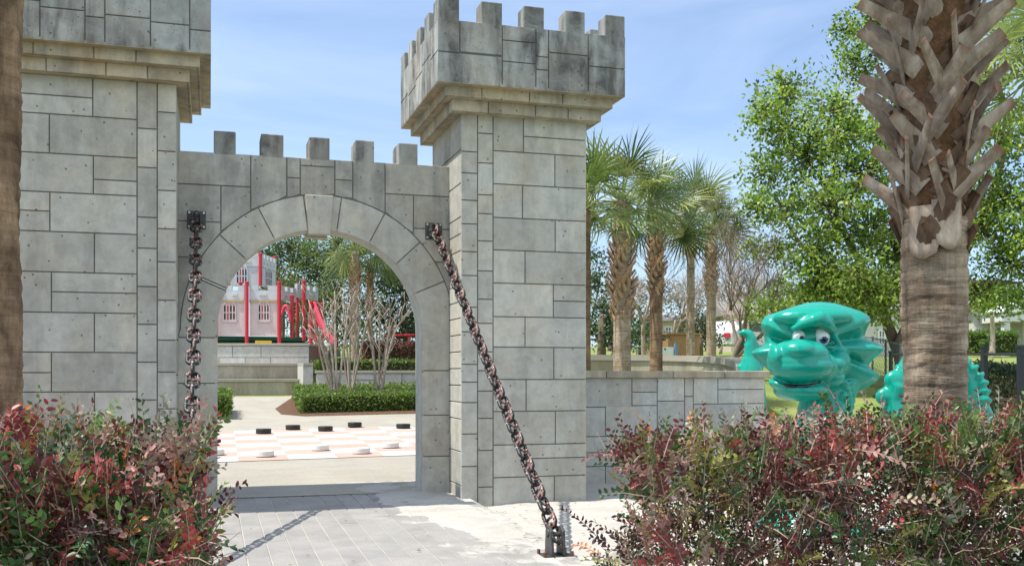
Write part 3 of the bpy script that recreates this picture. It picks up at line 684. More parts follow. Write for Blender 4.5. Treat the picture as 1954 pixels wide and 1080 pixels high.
# ---------------------------------------------------------------- the two hedges in the foreground
RV = Vector((CY, -SY, 0)); FV = Vector((SY, CY, 0))       # the hedges run square to the view
def shrub(name, label, inside, box, bases, ntwig, leaflen, palette, origin, colf, stemr=.008, nst=46, topbias=.5):
    T = thing(name, label, 'hedge', origin)
    O = Vector(origin)
    W3 = lambda p: O + RV * p[0] + FV * p[1] + Vector((0, 0, p[2]))
    st = MB(); ends = []
    while len(ends) < nst:
        p = [random.uniform(*box[0]), random.uniform(*box[1]), random.uniform(box[2][0] + .25 * (box[2][1] - box[2][0]), box[2][1])]
        if inside(*p) > .0: ends.append(p)
    for p in ends:
        b = min(bases, key=lambda b: abs(b[0] - p[0]) + random.uniform(0, .5))
        mid_ = [b[0] * .6 + p[0] * .4, b[1] * .6 + p[1] * .4, p[2] * .55]
        a = sticks(st, W3((b[0] + random.uniform(-.06, .06), b[1] + random.uniform(-.06, .06), -.03)), W3(mid_), stemr, stemr * .7, 5, 0, .05)
        sticks(st, a[-1], W3(p), stemr * .7, stemr * .25, 6, -.05, .05)
        for _ in range(3):
            q = [p[i] + random.uniform(-.25, .25) for i in range(3)]; s0 = a[-1].lerp(W3(p), random.uniform(.2, .8)); sticks(st, s0, W3(q), stemr * .4, stemr * .15, 4, 0, .07, 4)
    P, A, Nn, Ls, Ws, Cs = [], [], [], [], [], []
    tries = 0; k = 0
    while k < ntwig and tries < ntwig * 60:
        tries += 1
        p = np.array([random.uniform(*box[0]), random.uniform(*box[1]), random.uniform(*box[2])]); s = inside(*p)
        if s <= 0 or random.random() > math.exp(-max(s - .05, 0) / .13) + .10: continue
        k += 1
        # growth direction: outward from the hedge's spine and up
        g = np.array([p[0] - min(max(p[0], box[0][0] + .45), box[0][1]), (p[1] - (box[1][0] + box[1][1]) / 2) * .9, .55 + max(0, p[2] - box[2][1] + .5)]) + rng.normal(size=3) * .42
        g /= np.linalg.norm(g); L_ = random.uniform(.10, .24)
        if random.random() < .010 and s < .12: L_ *= 1.9; g = g + np.array([0, 0, .35]); g /= np.linalg.norm(g)
        nl = int(L_ / (leaflen * .42)) + 2
        sd = np.cross(g, rng.normal(size=3)); sd /= np.linalg.norm(sd); up_ = np.cross(sd, g)
        if up_[2] < 0: up_ = -up_; 
        base = p; tipd = np.array([0, 0, -.25 if random.random() < .6 else .1]); pc = None; tw = [W3(base)]
        cb = colf(p)
        for i in range(nl):
            t_ = i / nl; q = base + g * L_ * t_ + tipd * L_ * t_ * t_
            if i == nl - 1 or i == nl // 2: tw.append(W3(q))
            sgn = 1 if i % 2 else -1; ax = g * .55 + sd * sgn * .8 + up_ * random.uniform(-.1, .35) + rng.normal(size=3) * .15
            P.append(W3(q)); A.append(RV * ax[0] + FV * ax[1] + Vector((0, 0, ax[2]))); nn = up_ + rng.normal(size=3) * .3; Nn.append(RV * nn[0] + FV * nn[1] + Vector((0, 0, nn[2])))
            sc = leaflen * random.uniform(.65, 1.15) * (1 - .3 * t_); Ls.append(sc); Ws.append(sc * random.uniform(.48, .62)); Cs.append(np.clip(cb * random.uniform(.75, 1.3) * rng.uniform(.9, 1.1, 3), 0, 1))
        st.tube(tw, [.0034, .0024, .0012][:len(tw)], 3)
    leaf_mesh('foliage', np.array(P), np.array(A), np.array(Nn), np.array(Ls), np.array(Ws), np.array(Cs), GLOSSLEAF, T)
    st.build('stems', TWIG, T)
    return T
TN = (.33, .25, .17); DG, MG, OL, MR, RD, OR, PKL, GY_, PU = (.035, .085, .022), (.09, .165, .035), (.22, .22, .045), (.125, .035, .035), (.28, .055, .05), (.40, .14, .04), (.38, .21, .18), (.25, .26, .19), (.085, .045, .045)
_cell = {}
def cellpick(p, sz, cs, ws, keep=.68):               # neighbouring shoots share a colour, as on one branch
    k = tuple(int((q + .013 * math.sin(q * 40)) // sz) for q in p)
    if k not in _cell: _cell[k] = pick(cs, ws)
    return _cell[k] if random.random() < keep else pick(cs, ws)
def pick(cs, ws): return np.array(random.choices(cs, ws)[0], float)
# right hedge: local x to the right, y away from the camera
OR_ = at(1180, 0, 4.45); OR_ = (OR_.x, OR_.y, 0)
def in_right(x, y, z):
    top = 1.15 + .03 * math.sin(x * 5.1 + y * 3) + .02 * math.sin(x * 11 + 1) + .035 * x - .10 * math.exp(-((x - .02) / .16) ** 2)
    left = .05 + .03 * math.sin(z * 17) + .13 * max(0, y) - (.03 if z > .9 else 0) + .07 * math.exp(-((z - .86) / .12) ** 2)
    bot = .50 + .09 * math.sin(x * 7) + .18 * y
    s = min(x - left, 3.9 - x, y + .12 * math.sin(x * 4), 1.05 - y, top - z, z - bot + .1)
    return s if z > bot else (-1 if random.random() > .25 else .05)
def col_right(p):
    x, y, z = p; hi = z > 1.08
    if x > 1.25 and y < .4 and random.random() < .5: return cellpick(p, .16, [MG, DG, OL, RD, OR], [4, 3, 1.2, .6, .3])
    if hi: return cellpick(p, .16, [GY_, PKL, OL, MG, RD, MR, OR, DG, TN], [1.3, 1.5, 1.8, 2.4, 1.6, 3, .5, 1.6, .9])
    return cellpick(p, .16, [MR, PU, RD, GY_, DG, OL, OR, PKL, MG, TN], [5, 3.6, 1.1, .6, 2.8, .9, .3, .5, 1.6, .7])
shrub('hedge', 'maroon and green leaved hedge in the right foreground, before the palm and the dragon', in_right, ((0, 3.9), (0, 1.05), (.42, 1.36)), [(x, random.uniform(.3, .8)) for x in np.linspace(.25, 3.8, 12)], 5000, .041, None, OR_, col_right, nst=90)
OL_ = at(-330, 0, 3.6); OL_ = (OL_.x, OL_.y, 0)
def in_left(x, y, z):
    back = y > .75
    right = 1.00 if back else 1.24 + .10 * math.sin(z * 9 + .6) - .10 * y - .5 * max(0, .98 - z) - .9 * max(0, .78 - z)
    if back: top = 1.21 + .03 * math.sin(x * 6)
    else: top = (1.12 - .13 * max(0, x - .45) - .13 * min(1, max(0, (x - .92) / .12))) + .03 * math.sin(x * 9 + y * 5)
    s = min(right - x, x, y + .1 * math.sin(x * 5), 1.25 - y, top - z, z - .25 + .2)
    return s
def col_left(p):
    x, y, z = p
    if y > .6 or z > 1.22: return cellpick(p, .16, [PKL, RD, OR, OL, GY_, MG, MR, TN], [2.2, 2.4, 1.4, 2.4, .8, 1.8, 1.4, 1.7])
    return cellpick(p, .16, [MG, DG, RD, MR, OL, OR, PKL, GY_, TN], [5, 4.2, 1.4, 2.4, 1.6, .5, .5, .3, .7])
shrub('hedge', 'green, red and orange leaved hedge in the left foreground, before the left-hand tower', in_left, ((0, 1.55), (0, 1.25), (.35, 1.38)), [(x, random.uniform(.3, .9)) for x in np.linspace(.2, 1.1, 7)], 2900, .049, None, OL_, col_left, nst=70)

# ---------------------------------------------------------------- foreground palms
def boot(mb, base, az, tilt, side, L_, w0, w1, th=.014, curve=.12):
    # a cut leaf stalk: starts on the trunk, leans sideways and away from it
    out_ = Vector((math.cos(az), math.sin(az), 0)); tan_ = Vector((-math.sin(az), math.cos(az), 0)); upv = Vector((0, 0, 1)); k = 7; vs = []
    d0 = (upv * math.cos(tilt) + out_ * math.sin(tilt)); d0 = (d0 * math.cos(side) + tan_ * math.sin(side)).normalized()
    nrm = (out_ - out_.dot(d0) * d0).normalized(); sd = d0.cross(nrm)
    for i in range(k):
        t_ = i / (k - 1); p = Vector(base) + d0 * L_ * t_ + nrm * curve * L_ * (t_ ** 2) ; w_ = w0 + (w1 - w0) * min(1, t_ * 1.25) ; h = th * (1 - .25 * t_)
        if i == k - 1: w_ *= random.uniform(.8, 1)
        for a, b in ((-1, -.35), (-.55, .35), (0, .55), (.55, .35), (1, -.35), (.45, -.75), (-.45, -.75)): vs.append(p + sd * w_ / 2 * a + nrm * h * b * 1.3)
    n_ = 7; b0 = len(mb.v)
    fs = [(i * n_ + j, i * n_ + (j + 1) % n_, (i + 1) * n_ + (j + 1) % n_, (i + 1) * n_ + j) for i in range(k - 1) for j in range(n_)] + [tuple(range(n_)), tuple(range((k - 1) * n_, k * n_))]
    mb.add(vs, fs); mb.t[b0:] = [(.80 if i // n_ < k - 1 else .97) for i in range(len(vs))]
def fan(P, A, Nn, Ls, Ws, tip, d, R_, nb=24, spread=105, droop=.3):
    """narrow blades of one fan leaf, two quads each, returned as leaf data"""
    d = Vector(d).normalized(); sd = d.cross(Vector((0, 0, 1)))
    sd = sd.normalized() if sd.length > .01 else Vector((1, 0, 0)); sd = Matrix.Rotation(random.uniform(-1.1, 1.1), 3, d) @ sd; up_ = sd.cross(d)
    for i in range(nb):
        t_ = (i / (nb - 1) * 2 - 1); a = R(spread) * t_; b = d * math.cos(a) + sd * math.sin(a) + up_ * (.18 * abs(t_) + random.uniform(-.1, .1)); b.normalize()
        L_ = R_ * (1 - .28 * abs(t_)) * random.uniform(.85, 1.08); w_ = L_ * .046
        mid_ = Vector(tip) + b * L_ * .55; P.append(Vector(tip)); A.append((b, b + Vector((0, 0, -droop * random.uniform(.6, 1.7))))); Nn.append(up_); Ls.append(L_); Ws.append(w_)
def palm_crown(name, parent, c, R_, nleaf, cols, wts, m=None, nb=24, lo=-35, hi=85, seed=1, pet=.45, stalk=True, droop=.35, flip=None):
    rs = random.Random(seed); V = []; Fc = []; Cc = []; stk = MB(); c = Vector(c)
    for k in range(nleaf):
        az = k * 2.39996 + rs.uniform(-.2, .2); t_ = (k + .5) / nleaf; el = R(hi + (lo - hi) * t_ ** .8)
        d = Vector((math.cos(az) * math.cos(el), math.sin(az) * math.cos(el), math.sin(el)))
        pl = R_ * pet * rs.uniform(.85, 1.15); d2 = (d + Vector((0, 0, -.18))).normalized(); p0 = c; p1 = c + d * pl * .55; p2 = p1 + d2 * pl * .45
        stk.tube([p0, p1, p2], [.016 * R_, .011 * R_, .008 * R_], 4)
        dead = rs.random() < .0; base = np.array(cols[rs.choices(range(len(cols)), wts)[0]]) * rs.uniform(.75, 1.25)
        P, A, Nn, Ls, Ws = [], [], [], [], []
        fan(P, A, Nn, Ls, Ws, p2, d2 + Vector((0, 0, -.1)), R_ * .62, nb, 112, droop)
        for p, (a1, a2), n_, l, w_ in zip(P, A, Nn, Ls, Ws):
            s1 = a1.cross(n_).normalized(); m_ = p + a1 * l * .5; a2 = a2.normalized(); e = m_ + a2 * l * .3; e2 = e + (a2 + Vector((0, 0, -.5 * droop))).normalized() * l * .22; b = len(V)
            V += [p - s1 * w_ * .25, p + s1 * w_ * .25, m_ - s1 * w_ * .5, m_ + s1 * w_ * .5, e - s1 * w_ * .3, e + s1 * w_ * .3, e2]
            Fc += [(b, b + 1, b + 3, b + 2), (b + 2, b + 3, b + 5, b + 4), (b + 4, b + 5, b + 6)]; cc = np.clip(base * rs.uniform(.8, 1.25), 0, 1); Cc += [(*cc, 1)] * 5 + [(*(cc * (1.3, 1.15, .9)), 1)] * 2
    me = bpy.data.meshes.new(name); me.from_pydata([tuple(v) for v in V], [], Fc); a = me.attributes.new('col', 'FLOAT_COLOR', 'POINT'); a.data.foreach_set('color', np.array(Cc, np.float32).reshape(-1))
    o = link(name, me, m or PALMLEAF, parent); stk.build('leaf_stalks', STALK, parent); return o
STALK = mat('leaf_stalk', (.20, .22, .07), .5)
PG = [(.10, .155, .035), (.155, .215, .05), (.25, .28, .085), (.055, .095, .03)]; PGW = [3, 3, 1.5, 2]

pr = at(1782, 500, 6.14); px_, py_ = pr.x, pr.y
T = thing('palm_tree', 'big palm in the right foreground, rough grey trunk topped with crossed leaf stubs', 'palm tree', (px_, py_, 0))
b = MB(); prof = []
def rough_trunk(b, x, y, r, z0, z1, dz=.012, n_=64, amp=.006, flare=.012, lean=0):
    zs = np.arange(z0, z1, dz); th = np.linspace(0, 2 * np.pi, n_, endpoint=False); TH, ZZ = np.meshgrid(th, zs)
    ring = np.sin(ZZ * 150 + 1.5 * np.sin(TH * 2 + ZZ * 6)) * .3 + np.sin(ZZ * 61 + np.sin(TH * 3) * .9); ring = np.minimum(ring, .35)
    big = fbm(np.cos(TH) * 1.0 + ZZ * .3, np.sin(TH) + ZZ * 1.5, 2.2, 21); gr = fbm(TH * 6, ZZ * .8, 1.5, 4) ; jag = rng.normal(size=TH.shape) * .25
    rr = r + flare * np.exp(-np.maximum(ZZ, 0) / .3) + amp * (.5 * ring + .9 * big + .45 * gr + jag)
    vs = np.stack([x + rr * np.cos(TH), y + rr * np.sin(TH), ZZ], -1).reshape(-1, 3).tolist(); k_ = len(zs)
    b.add(vs, [(i * n_ + j, i * n_ + (j + 1) % n_, (i + 1) * n_ + (j + 1) % n_, (i + 1) * n_ + j) for i in range(k_ - 1) for j in range(n_)])
    t_ = 1 + .22 * np.clip(big, -1, 1) * 1.0 + .10 * ring; b.t[-len(vs):] = t_.reshape(-1).tolist()
rough_trunk(b, px_, py_, .179, -.1, 2.44, amp=.009); b.build('trunk', PTRUNK, T, smooth=True)
b = MB(); b.lathe([(.17, 2.38), (.165, 2.7), (.175, 3.2), (.19, 3.8), (.20, 4.4), (.17, 4.9), (.05, 5.0)], (px_, py_, 0), 20); b.build('fibre_core', FIBRE, T, smooth=True); BOOTB = boot_mat('brown_leaf_base', (.44, .29, .17), (.30, .21, .15), (.35, .2, .1)); BOOTL = boot_mat('pale_bark_flap', (.52, .43, .33), (.38, .29, .22), (.4, .3, .2))
camaz = math.atan2(-py_, -px_); nb_ = 0; z = 2.36; k = 0
while nb_ < 99 and z < 4.4:
    az = k * 2.39996; f_ = (z - 2.36) / 2.4; r = .165 + .015 * f_
    tilt = R(7 + 27 * min(1, f_ * 1.7)) * random.uniform(.75, 1.15); side = (1 if k % 2 else -1) * R(random.uniform(33, 56)); L_ = random.uniform(.33, .46) * (1 + .12 * f_)
    bb = MB(); boot(bb, (px_ + r * math.cos(az), py_ + r * math.sin(az), z), az, tilt, side, L_, .13, .074, .014, .06)
    bb.build('leaf_base', BOOT, T, smooth=False); nb_ += 1; k += 1; z += .0205
# old split bark flaps where the stubs begin
for a_, z_, w_, h_ in ((-.30, 2.20, .22, .30), (.45, 2.25, .20, .28)):
    az = camaz + a_; bb = MB(); vs = []; 
    for i in range(6):
        for j in range(7):
            u_ = j / 6 - .5; v_ = i / 5; aa = az + u_ * w_ / .19 * (1 - .35 * (1 - v_) ** 2) ; rr = .184 + .020 * (1 - v_) ** 2 + .003 * math.sin(j * 2.1 + i)
            vs.append((px_ + rr * math.cos(aa), py_ + rr * math.sin(aa), z_ + h_ * v_ - .02 * math.cos(u_ * 5) * (1 - v_)))
    o_ = len(vs); vs += [(px_ + (x - px_) * .93, py_ + (y - py_) * .93, zz_) for x, y, zz_ in vs]
    fs = [(i * 7 + j, i * 7 + j + 1, (i + 1) * 7 + j + 1, (i + 1) * 7 + j) for i in range(5) for j in range(6)]; fs += [tuple(q + o_ for q in f__) for f__ in fs]
    rim = [j for j in range(7)] + [i * 7 + 6 for i in range(1, 6)] + [35 + j for j in range(5, -1, -1)] + [i * 7 for i in range(4, 0, -1)]
    fs += [(rim[i], rim[(i + 1) % len(rim)], rim[(i + 1) % len(rim)] + o_, rim[i] + o_) for i in range(len(rim))]
    bb.add(vs, fs, .8); bb.build('bark_flap', BOOTL, T, smooth=True)
bb = MB()
for k in range(110):
    az = k * 2.39996 + 1.1; z = 2.20 + k * .020; r = .165; boot(bb, (px_ + r * math.cos(az), py_ + r * math.sin(az), z), az, R(random.uniform(5, 16)), (1 if k % 2 else -1) * R(random.uniform(20, 45)), random.uniform(.16, .26), .15, .09, .02, .05)
tag(bb.build('old_leaf_bases', boot_mat('shaded_leaf_base', (.20, .13, .085), (.11, .07, .045), (.1, .05, .03)), T), kind='stuff')  # dark copy of the stub colour; shadow between the stubs put into it
palm_crown('crown', T, (px_, py_, 5.0), 1.9, 22, PG, PGW, lo=5, hi=85, seed=5, nb=22, droop=.2)

pl_ = at(-29, 500, 5.5)
T = thing('palm_tree', 'brown palm trunk cut off by the left edge of the picture', 'palm tree', (pl_.x, pl_.y, 0))
b = MB(); rough_trunk(b, pl_.x, pl_.y, .176, -.1, 13.4, .03, 48, .009, .03); b.build('trunk', PTRUNKV, T, smooth=True)
palm_crown('crown', T, (pl_.x, pl_.y, 13.5), 1.8, 20, PG, PGW, lo=10, hi=85, seed=6, nb=20, droop=.2)

# ---------------------------------------------------------------- palms behind the wall
def sabal(label, u, d, vcrown, R_, tw, boots=(None, None), seed=1, brown=False, nleaf=23, grp='palms behind the low wall', vb=None, nb=24, cols=PG, lo=-28):
    p = at(u, 700, d); zb = float(TZ(p.x, p.y)); zc = at(u, vcrown, d).z
    T = thing('palm_tree', label, 'palm tree', (p.x, p.y, zb), group=grp)
    r = tw / F * d / 2; b = MB(); z1 = at(u, boots[1], d).z if boots[0] else zc
    zs = np.linspace(zb - .1, zc, 60); lean = random.uniform(-.01, .01)
    b.lathe([(r * (1.0 + .15 * math.exp(-(z - zb) / .5) + .02 * math.sin(z * 40)), z) for z in zs], (p.x, p.y, 0), 14); b.build('trunk', PTRUNKR if brown else PTRUNK, T, smooth=True)
    if boots[0]:
        zt, zl = at(u, boots[0], d).z, at(u, boots[1], d).z; bb = MB(); n_ = 90
        bb.lathe([(r * .9, zl), (r * 1.05, (zl + zt) / 2), (r * .8, zt)], (p.x, p.y, 0), 10)
        for k in range(n_):
            az = k * 2.39996; t_ = k / n_; z = zl + (zt - zl) * t_
            rr = r * (.95 + .15 * math.sin(t_ * math.pi)); boot(bb, (p.x + rr * math.cos(az), p.y + rr * math.sin(az), z - r * .5), az, R(6 + 16 * math.sin(t_ * 3.1)), (1 if k % 2 else -1) * R(32), r * 1.5, r * .55, r * .32, r * .12)
        bb.build('leaf_bases', BOOTB, T)
    palm_crown('crown', T, (p.x, p.y, zc), R_, nleaf, cols, PGW, seed=seed, nb=nb, lo=lo, pet=.5, droop=.22, hi=88); return T
sabal('palm with plain brown trunk half hidden behind the right-hand tower', 1116, 18, 400, 1.35, 22, seed=11, brown=True)
sabal('tallest palm just right of the tower, leaf stubs above a pale grey trunk base', 1187, 20, 385, 1.42, 33, (455, 610), seed=12)
sabal('second palm right of the tower with a dark brown trunk', 1252, 22, 420, 1.35, 24, (440, 560), seed=13, brown=True)
sabal('thin-trunked palm farther back, third to the right of the tower', 1318, 33, 410, 1.9, 15, (460, 490), seed=14, nleaf=30)
sabal('short-crowned palm beside the leafless tree, with a thick pale trunk', 1357, 30, 440, 1.5, 18, (470, 560), seed=15, nleaf=24, cols=[(.13, .15, .06), (.18, .18, .08), (.23, .21, .11), (.09, .11, .05)])
sabal('palm seen through the arch with a shaggy trunk', 678, 36, 480, 1.75, 15, (500, 565), seed=16, grp='palms seen through the arch')
sabal('darker slim palm seen through the arch, right of the shaggy one', 706, 38, 512, 1.6, 11, (520, 590), seed=17, brown=True, grp='palms seen through the arch')
sabal('palm with yellow green fronds at the right edge behind the big palm', 2010, 14, 130, 1.45, 36, seed=18, nleaf=30, grp='palms at the right edge', cols=[(.16, .22, .06), (.22, .27, .08), (.28, .29, .12), (.10, .15, .05)])

# ---------------------------------------------------------------- trees
def limb(mb, pts, r0, r1, n=8):
    pts = [Vector(p) for p in pts]; out_ = []
    for i in range(len(pts) - 1):
        a, b = pts[i], pts[i + 1]; p_, q_ = pts[max(i - 1, 0)], pts[min(i + 2, len(pts) - 1)]
        for s_ in range(5):
            t_ = s_ / 5; out_.append(.5 * ((2 * a) + (b - p_) * t_ + (2 * p_ - 5 * a + 4 * b - q_) * t_ ** 2 + (3 * a - p_ - 3 * b + q_) * t_ ** 3))
    out_.append(pts[-1]); k = len(out_); mb.tube(out_, [r0 + (r1 - r0) * i / (k - 1) for i in range(k)], n); return out_
def crown(parent, lobes, leaf, cols, wts, density=1.0, m=None, branches=None, flat=.75, spray=.45, name='crown', per=14):
    P, A, Nn, Ls, Ws, Cs = [], [], [], [], [], []
    for c, r in lobes:
        c = np.array(c); ncl = int(density * 150 * (r / leaf / 10) ** 2) + 6
        d = rand_dirs(ncl, .15); rad = r * (rng.uniform(.12, 1, ncl) ** .45) * (1 + .18 * rng.normal(size=ncl)); cen = c + d * rad[:, None] * np.array([1, 1, flat])
        base = pal(cols, wts, ncl, .22)
        for i in range(ncl):
            n_ = rng.integers(per - 5, per + 6); sz = leaf * rng.uniform(1.6, 3.4)
            gd = d[i] * .5 + rng.normal(size=3) * .5; gd /= np.linalg.norm(gd) + 1e-9; 
            off = rng.normal(size=(n_, 3)) * sz * spray + gd * (rng.uniform(-1, 1, (n_, 1)) * sz)
            P.append(cen[i] + off * np.array([1, 1, .7])); A.append(gd * .5 + rng.normal(size=(n_, 3)) * .7); nn = rng.normal(size=(n_, 3)) * .6; nn[:, 2] += .6; Nn.append(nn)
            Ls.append(leaf * rng.uniform(.7, 1.3, n_)); Ws.append(leaf * rng.uniform(.45, .7, n_)); Cs.append(np.clip(base[i] * rng.uniform(.8, 1.22, (n_, 1)), 0, 1))
            if branches is not None and i % 3 == 0: branches.tube([c + d[i] * rad[i] * .15, c + d[i] * rad[i] * .6 + rng.normal(size=3) * .05 * r, cen[i]], [leaf * .22, leaf * .13, leaf * .05], 3)
    return leaf_mesh(name, np.concatenate(P), np.concatenate(A), np.concatenate(Nn), np.concatenate(Ls), np.concatenate(Ws), np.concatenate(Cs), m or LEAF, parent, simple=True)
OAK = [(.14, .23, .035), (.22, .34, .045), (.34, .44, .07), (.055, .11, .025)]; OAKW = [3, 3.6, 2.6, 1.6]
DARK = [(.03, .06, .02), (.05, .09, .025), (.08, .12, .03)]
MIDG = [(.06, .11, .03), (.10, .15, .045), (.15, .19, .06), (.045, .075, .025)]
def lob(l, d, dd=.8): return [(at(u, v, d + random.uniform(-dd, dd)), r / F * d) for u, v, r in l]
def tree(name, label, u, d, limbs, lobes, leaf, cols, wts, r0, grp=None, density=1.0, bark=None, dd=.8, cat='tree', flat=.8, per=14):
    p = at(u, 700, d); zb = float(TZ(p.x, p.y)); T = thing(name, label, cat, (p.x, p.y, zb), group=grp); b = MB()
    base = Vector((p.x, p.y, zb - .15))
    for pts, a, c in limbs:
        q = [at(x, y, d + random.uniform(-.3, .3)) if not (x == 'b') else base for x, y in pts]; limb(b, q, a, c)
    L_ = lob(lobes, d, dd); br = MB()
    crown(T, L_, leaf, cols, wts, density, None, b, flat, per=per); b.build('trunk', bark or BARK, T, smooth=True); return T
B0 = ('b', 0)
tree('oak_tree', 'large spreading oak with bright green leaves behind the dragon and the big palm', 1722, 25,
     [([B0, (1720, 690), (1702, 640), (1670, 560), (1610, 440), (1560, 330)], .20, .04), ([(1712, 660), (1740, 560), (1700, 400), (1660, 250)], .11, .02), ([(1665, 575), (1570, 510), (1510, 440), (1480, 370)], .08, .02),
      ([(1725, 680), (1790, 560), (1870, 430), (1930, 250)], .17, .05), ([(1600, 470), (1590, 330), (1612, 200)], .06, .015), ([(1790, 560), (1860, 540), (1950, 540)], .09, .03)],
     [(1458, 215, 38), (1505, 175, 55), (1500, 250, 62), (1462, 330, 50), (1545, 300, 75), (1600, 215, 62), (1640, 120, 55), (1612, 60, 30), (1660, 40, 45), (1500, 400, 60), (1580, 400, 80), (1650, 330, 75), (1660, 440, 80), (1560, 480, 60),
      (1700, 560, 62), (1640, 560, 55), (1590, 545, 50), (1540, 570, 40), (1690, 250, 60), (1740, 180, 60), (1760, 480, 60),
      (1850, 330, 60), (1900, 260, 70), (1930, 380, 80), (1870, 440, 70), (1930, 500, 75), (1870, 560, 55), (1950, 575, 50), (1990, 250, 80), (2010, 420, 90), (1920, 60, 45), (1880, 160, 55), (1440, 480, 30), (1490, 480, 40), (1620, 260, 60), (1560, 530, 55), (1450, 400, 40), (1700, 480, 60), (1620, 600, 40)],
     .115, OAK, OAKW, .25, density=1.0, dd=1.6)
# yellow-green small tree by the dragon, left of the oak's trunk
tree('small_tree', 'small yellow green tree behind the dragon head, left of the oak trunk', 1625, 23.5, [([B0, (1622, 640), (1600, 590)], .07, .03)], [(1600, 560, 45), (1660, 560, 45), (1540, 585, 38), (1500, 600, 30), (1690, 590, 35), (1570, 545, 35), (1630, 520, 40), (1460, 585, 28), (1700, 540, 40)], .11, [(.22, .32, .05), (.30, .38, .07), (.15, .22, .04)], [3, 2, 2], .1, density=.9)
# trees beyond the arch
BG = 'green trees behind the playground'
tree('background_tree', 'pale green tree behind the castle playground, leftmost through the arch', 560, 52, [([B0, (560, 620), (555, 520)], .2, .06)], [(520, 500, 40), (565, 480, 55), (610, 520, 60), (540, 560, 50), (470, 470, 45), (590, 590, 50)], .17, MIDG, [3, 3, 2, 1], .2, BG, density=.85)
tree('background_tree', 'light green tree in the middle behind the castle playground', 640, 50, [([B0, (640, 620), (645, 540)], .2, .06)], [(600, 490, 45), (650, 500, 55), (640, 570, 60), (590, 620, 45), (660, 630, 50), (700, 590, 45)], .17, [(.12, .18, .05), (.18, .24, .07), (.08, .12, .04)], [3, 3, 2], .2, BG, density=.85)
tree('background_tree', 'dark glossy leaved tree at the right of the arch opening', 775, 40, [([B0, (775, 640), (770, 560)], .2, .06)], [(740, 530, 40), (770, 560, 50), (790, 620, 50), (760, 640, 42), (735, 600, 35), (800, 500, 50), (745, 660, 35)], .15, DARK, [3, 2, 1], .2, BG, density=.75)
tree('background_tree', 'olive tree peeping over the low castle panels', 535, 46, [([B0, (540, 620), (540, 560)], .15, .05)], [(535, 530, 30), (560, 560, 36), (520, 555, 26), (590, 570, 30)], .14, [(.09, .12, .03), (.14, .16, .04)], [2, 2], .2, BG, density=.6)
RG = 'trees in the distance beyond the palms'
tree('background_tree', 'dark green tree beside the tower edge, behind the first palms', 1148, 36, [([B0, (1148, 640), (1148, 600)], .2, .08)], [(1140, 540, 42), (1150, 600, 45), (1135, 640, 40), (1165, 650, 30), (1125, 490, 30), (1215, 640, 28)], .15, [(.05, .10, .03), (.08, .15, .04), (.14, .22, .05), (.025, .05, .018)], [2, 2, 1, 3], .2, RG, density=.65)
tree('background_tree', 'dense dark green shrubby tree left of the brown shed', 1225, 42, [([B0, (1225, 650), (1225, 620)], .2, .08)], [(1215, 640, 26), (1240, 645, 22), (1200, 650, 20)], .15, DARK, [3, 2, 1], .2, RG, density=.8)
tree('background_tree', 'dark round tree between the thin palms', 1337, 46, [([B0, (1337, 655), (1337, 640)], .14, .08)], [(1337, 620, 28), (1350, 645, 22), (1322, 640, 18), (1362, 655, 16)], .15, [(.06, .09, .03), (.10, .13, .04), (.03, .05, .02)], [3, 2, 2], .2, RG, density=.7)
tree('background_tree', 'light green tree between the leafless tree and the dragon', 1475, 44, [([B0, (1475, 640), (1470, 600)], .14, .08)], [(1470, 580, 40), (1500, 550, 40), (1440, 610, 30), (1520, 600, 40), (1490, 640, 30), (1545, 620, 40)], .15, [(.12, .19, .05), (.18, .26, .07), (.25, .32, .10)], [2, 2, 1], .2, RG, density=.36)

HZ = [(.21, .18, .115), (.27, .235, .15), (.17, .16, .08), (.15, .18, .07)]
for u, d, ls, l in ((1165, 70, [(1150, 590, 50), (1185, 620, 45), (1130, 540, 45), (1175, 560, 40)], 'far olive brown tree behind the tallest palm trunk'), (1235, 74, [(1230, 600, 45), (1265, 625, 38), (1215, 560, 38)], 'far olive brown tree between the two nearest palm trunks'), (1300, 72, [(1300, 590, 45), (1330, 620, 42), (1280, 560, 36)], 'far olive brown tree behind the thin-trunked palm'),
                    (1380, 76, [(1375, 600, 50), (1410, 620, 45), (1350, 560, 40), (1400, 560, 40)], 'far olive brown tree behind the wide leafless tree'), (1455, 72, [(1450, 600, 45), (1485, 570, 45), (1430, 560, 36)], 'far olive brown tree above the dragon tail')):
    tree('background_tree', l, u, d, [([B0, (u, 650), (u + 3, 600)], .25, .1)], ls, .19, HZ, [3, 3, 2, 1.5], .2, 'far trees beyond the houses', density=.30)
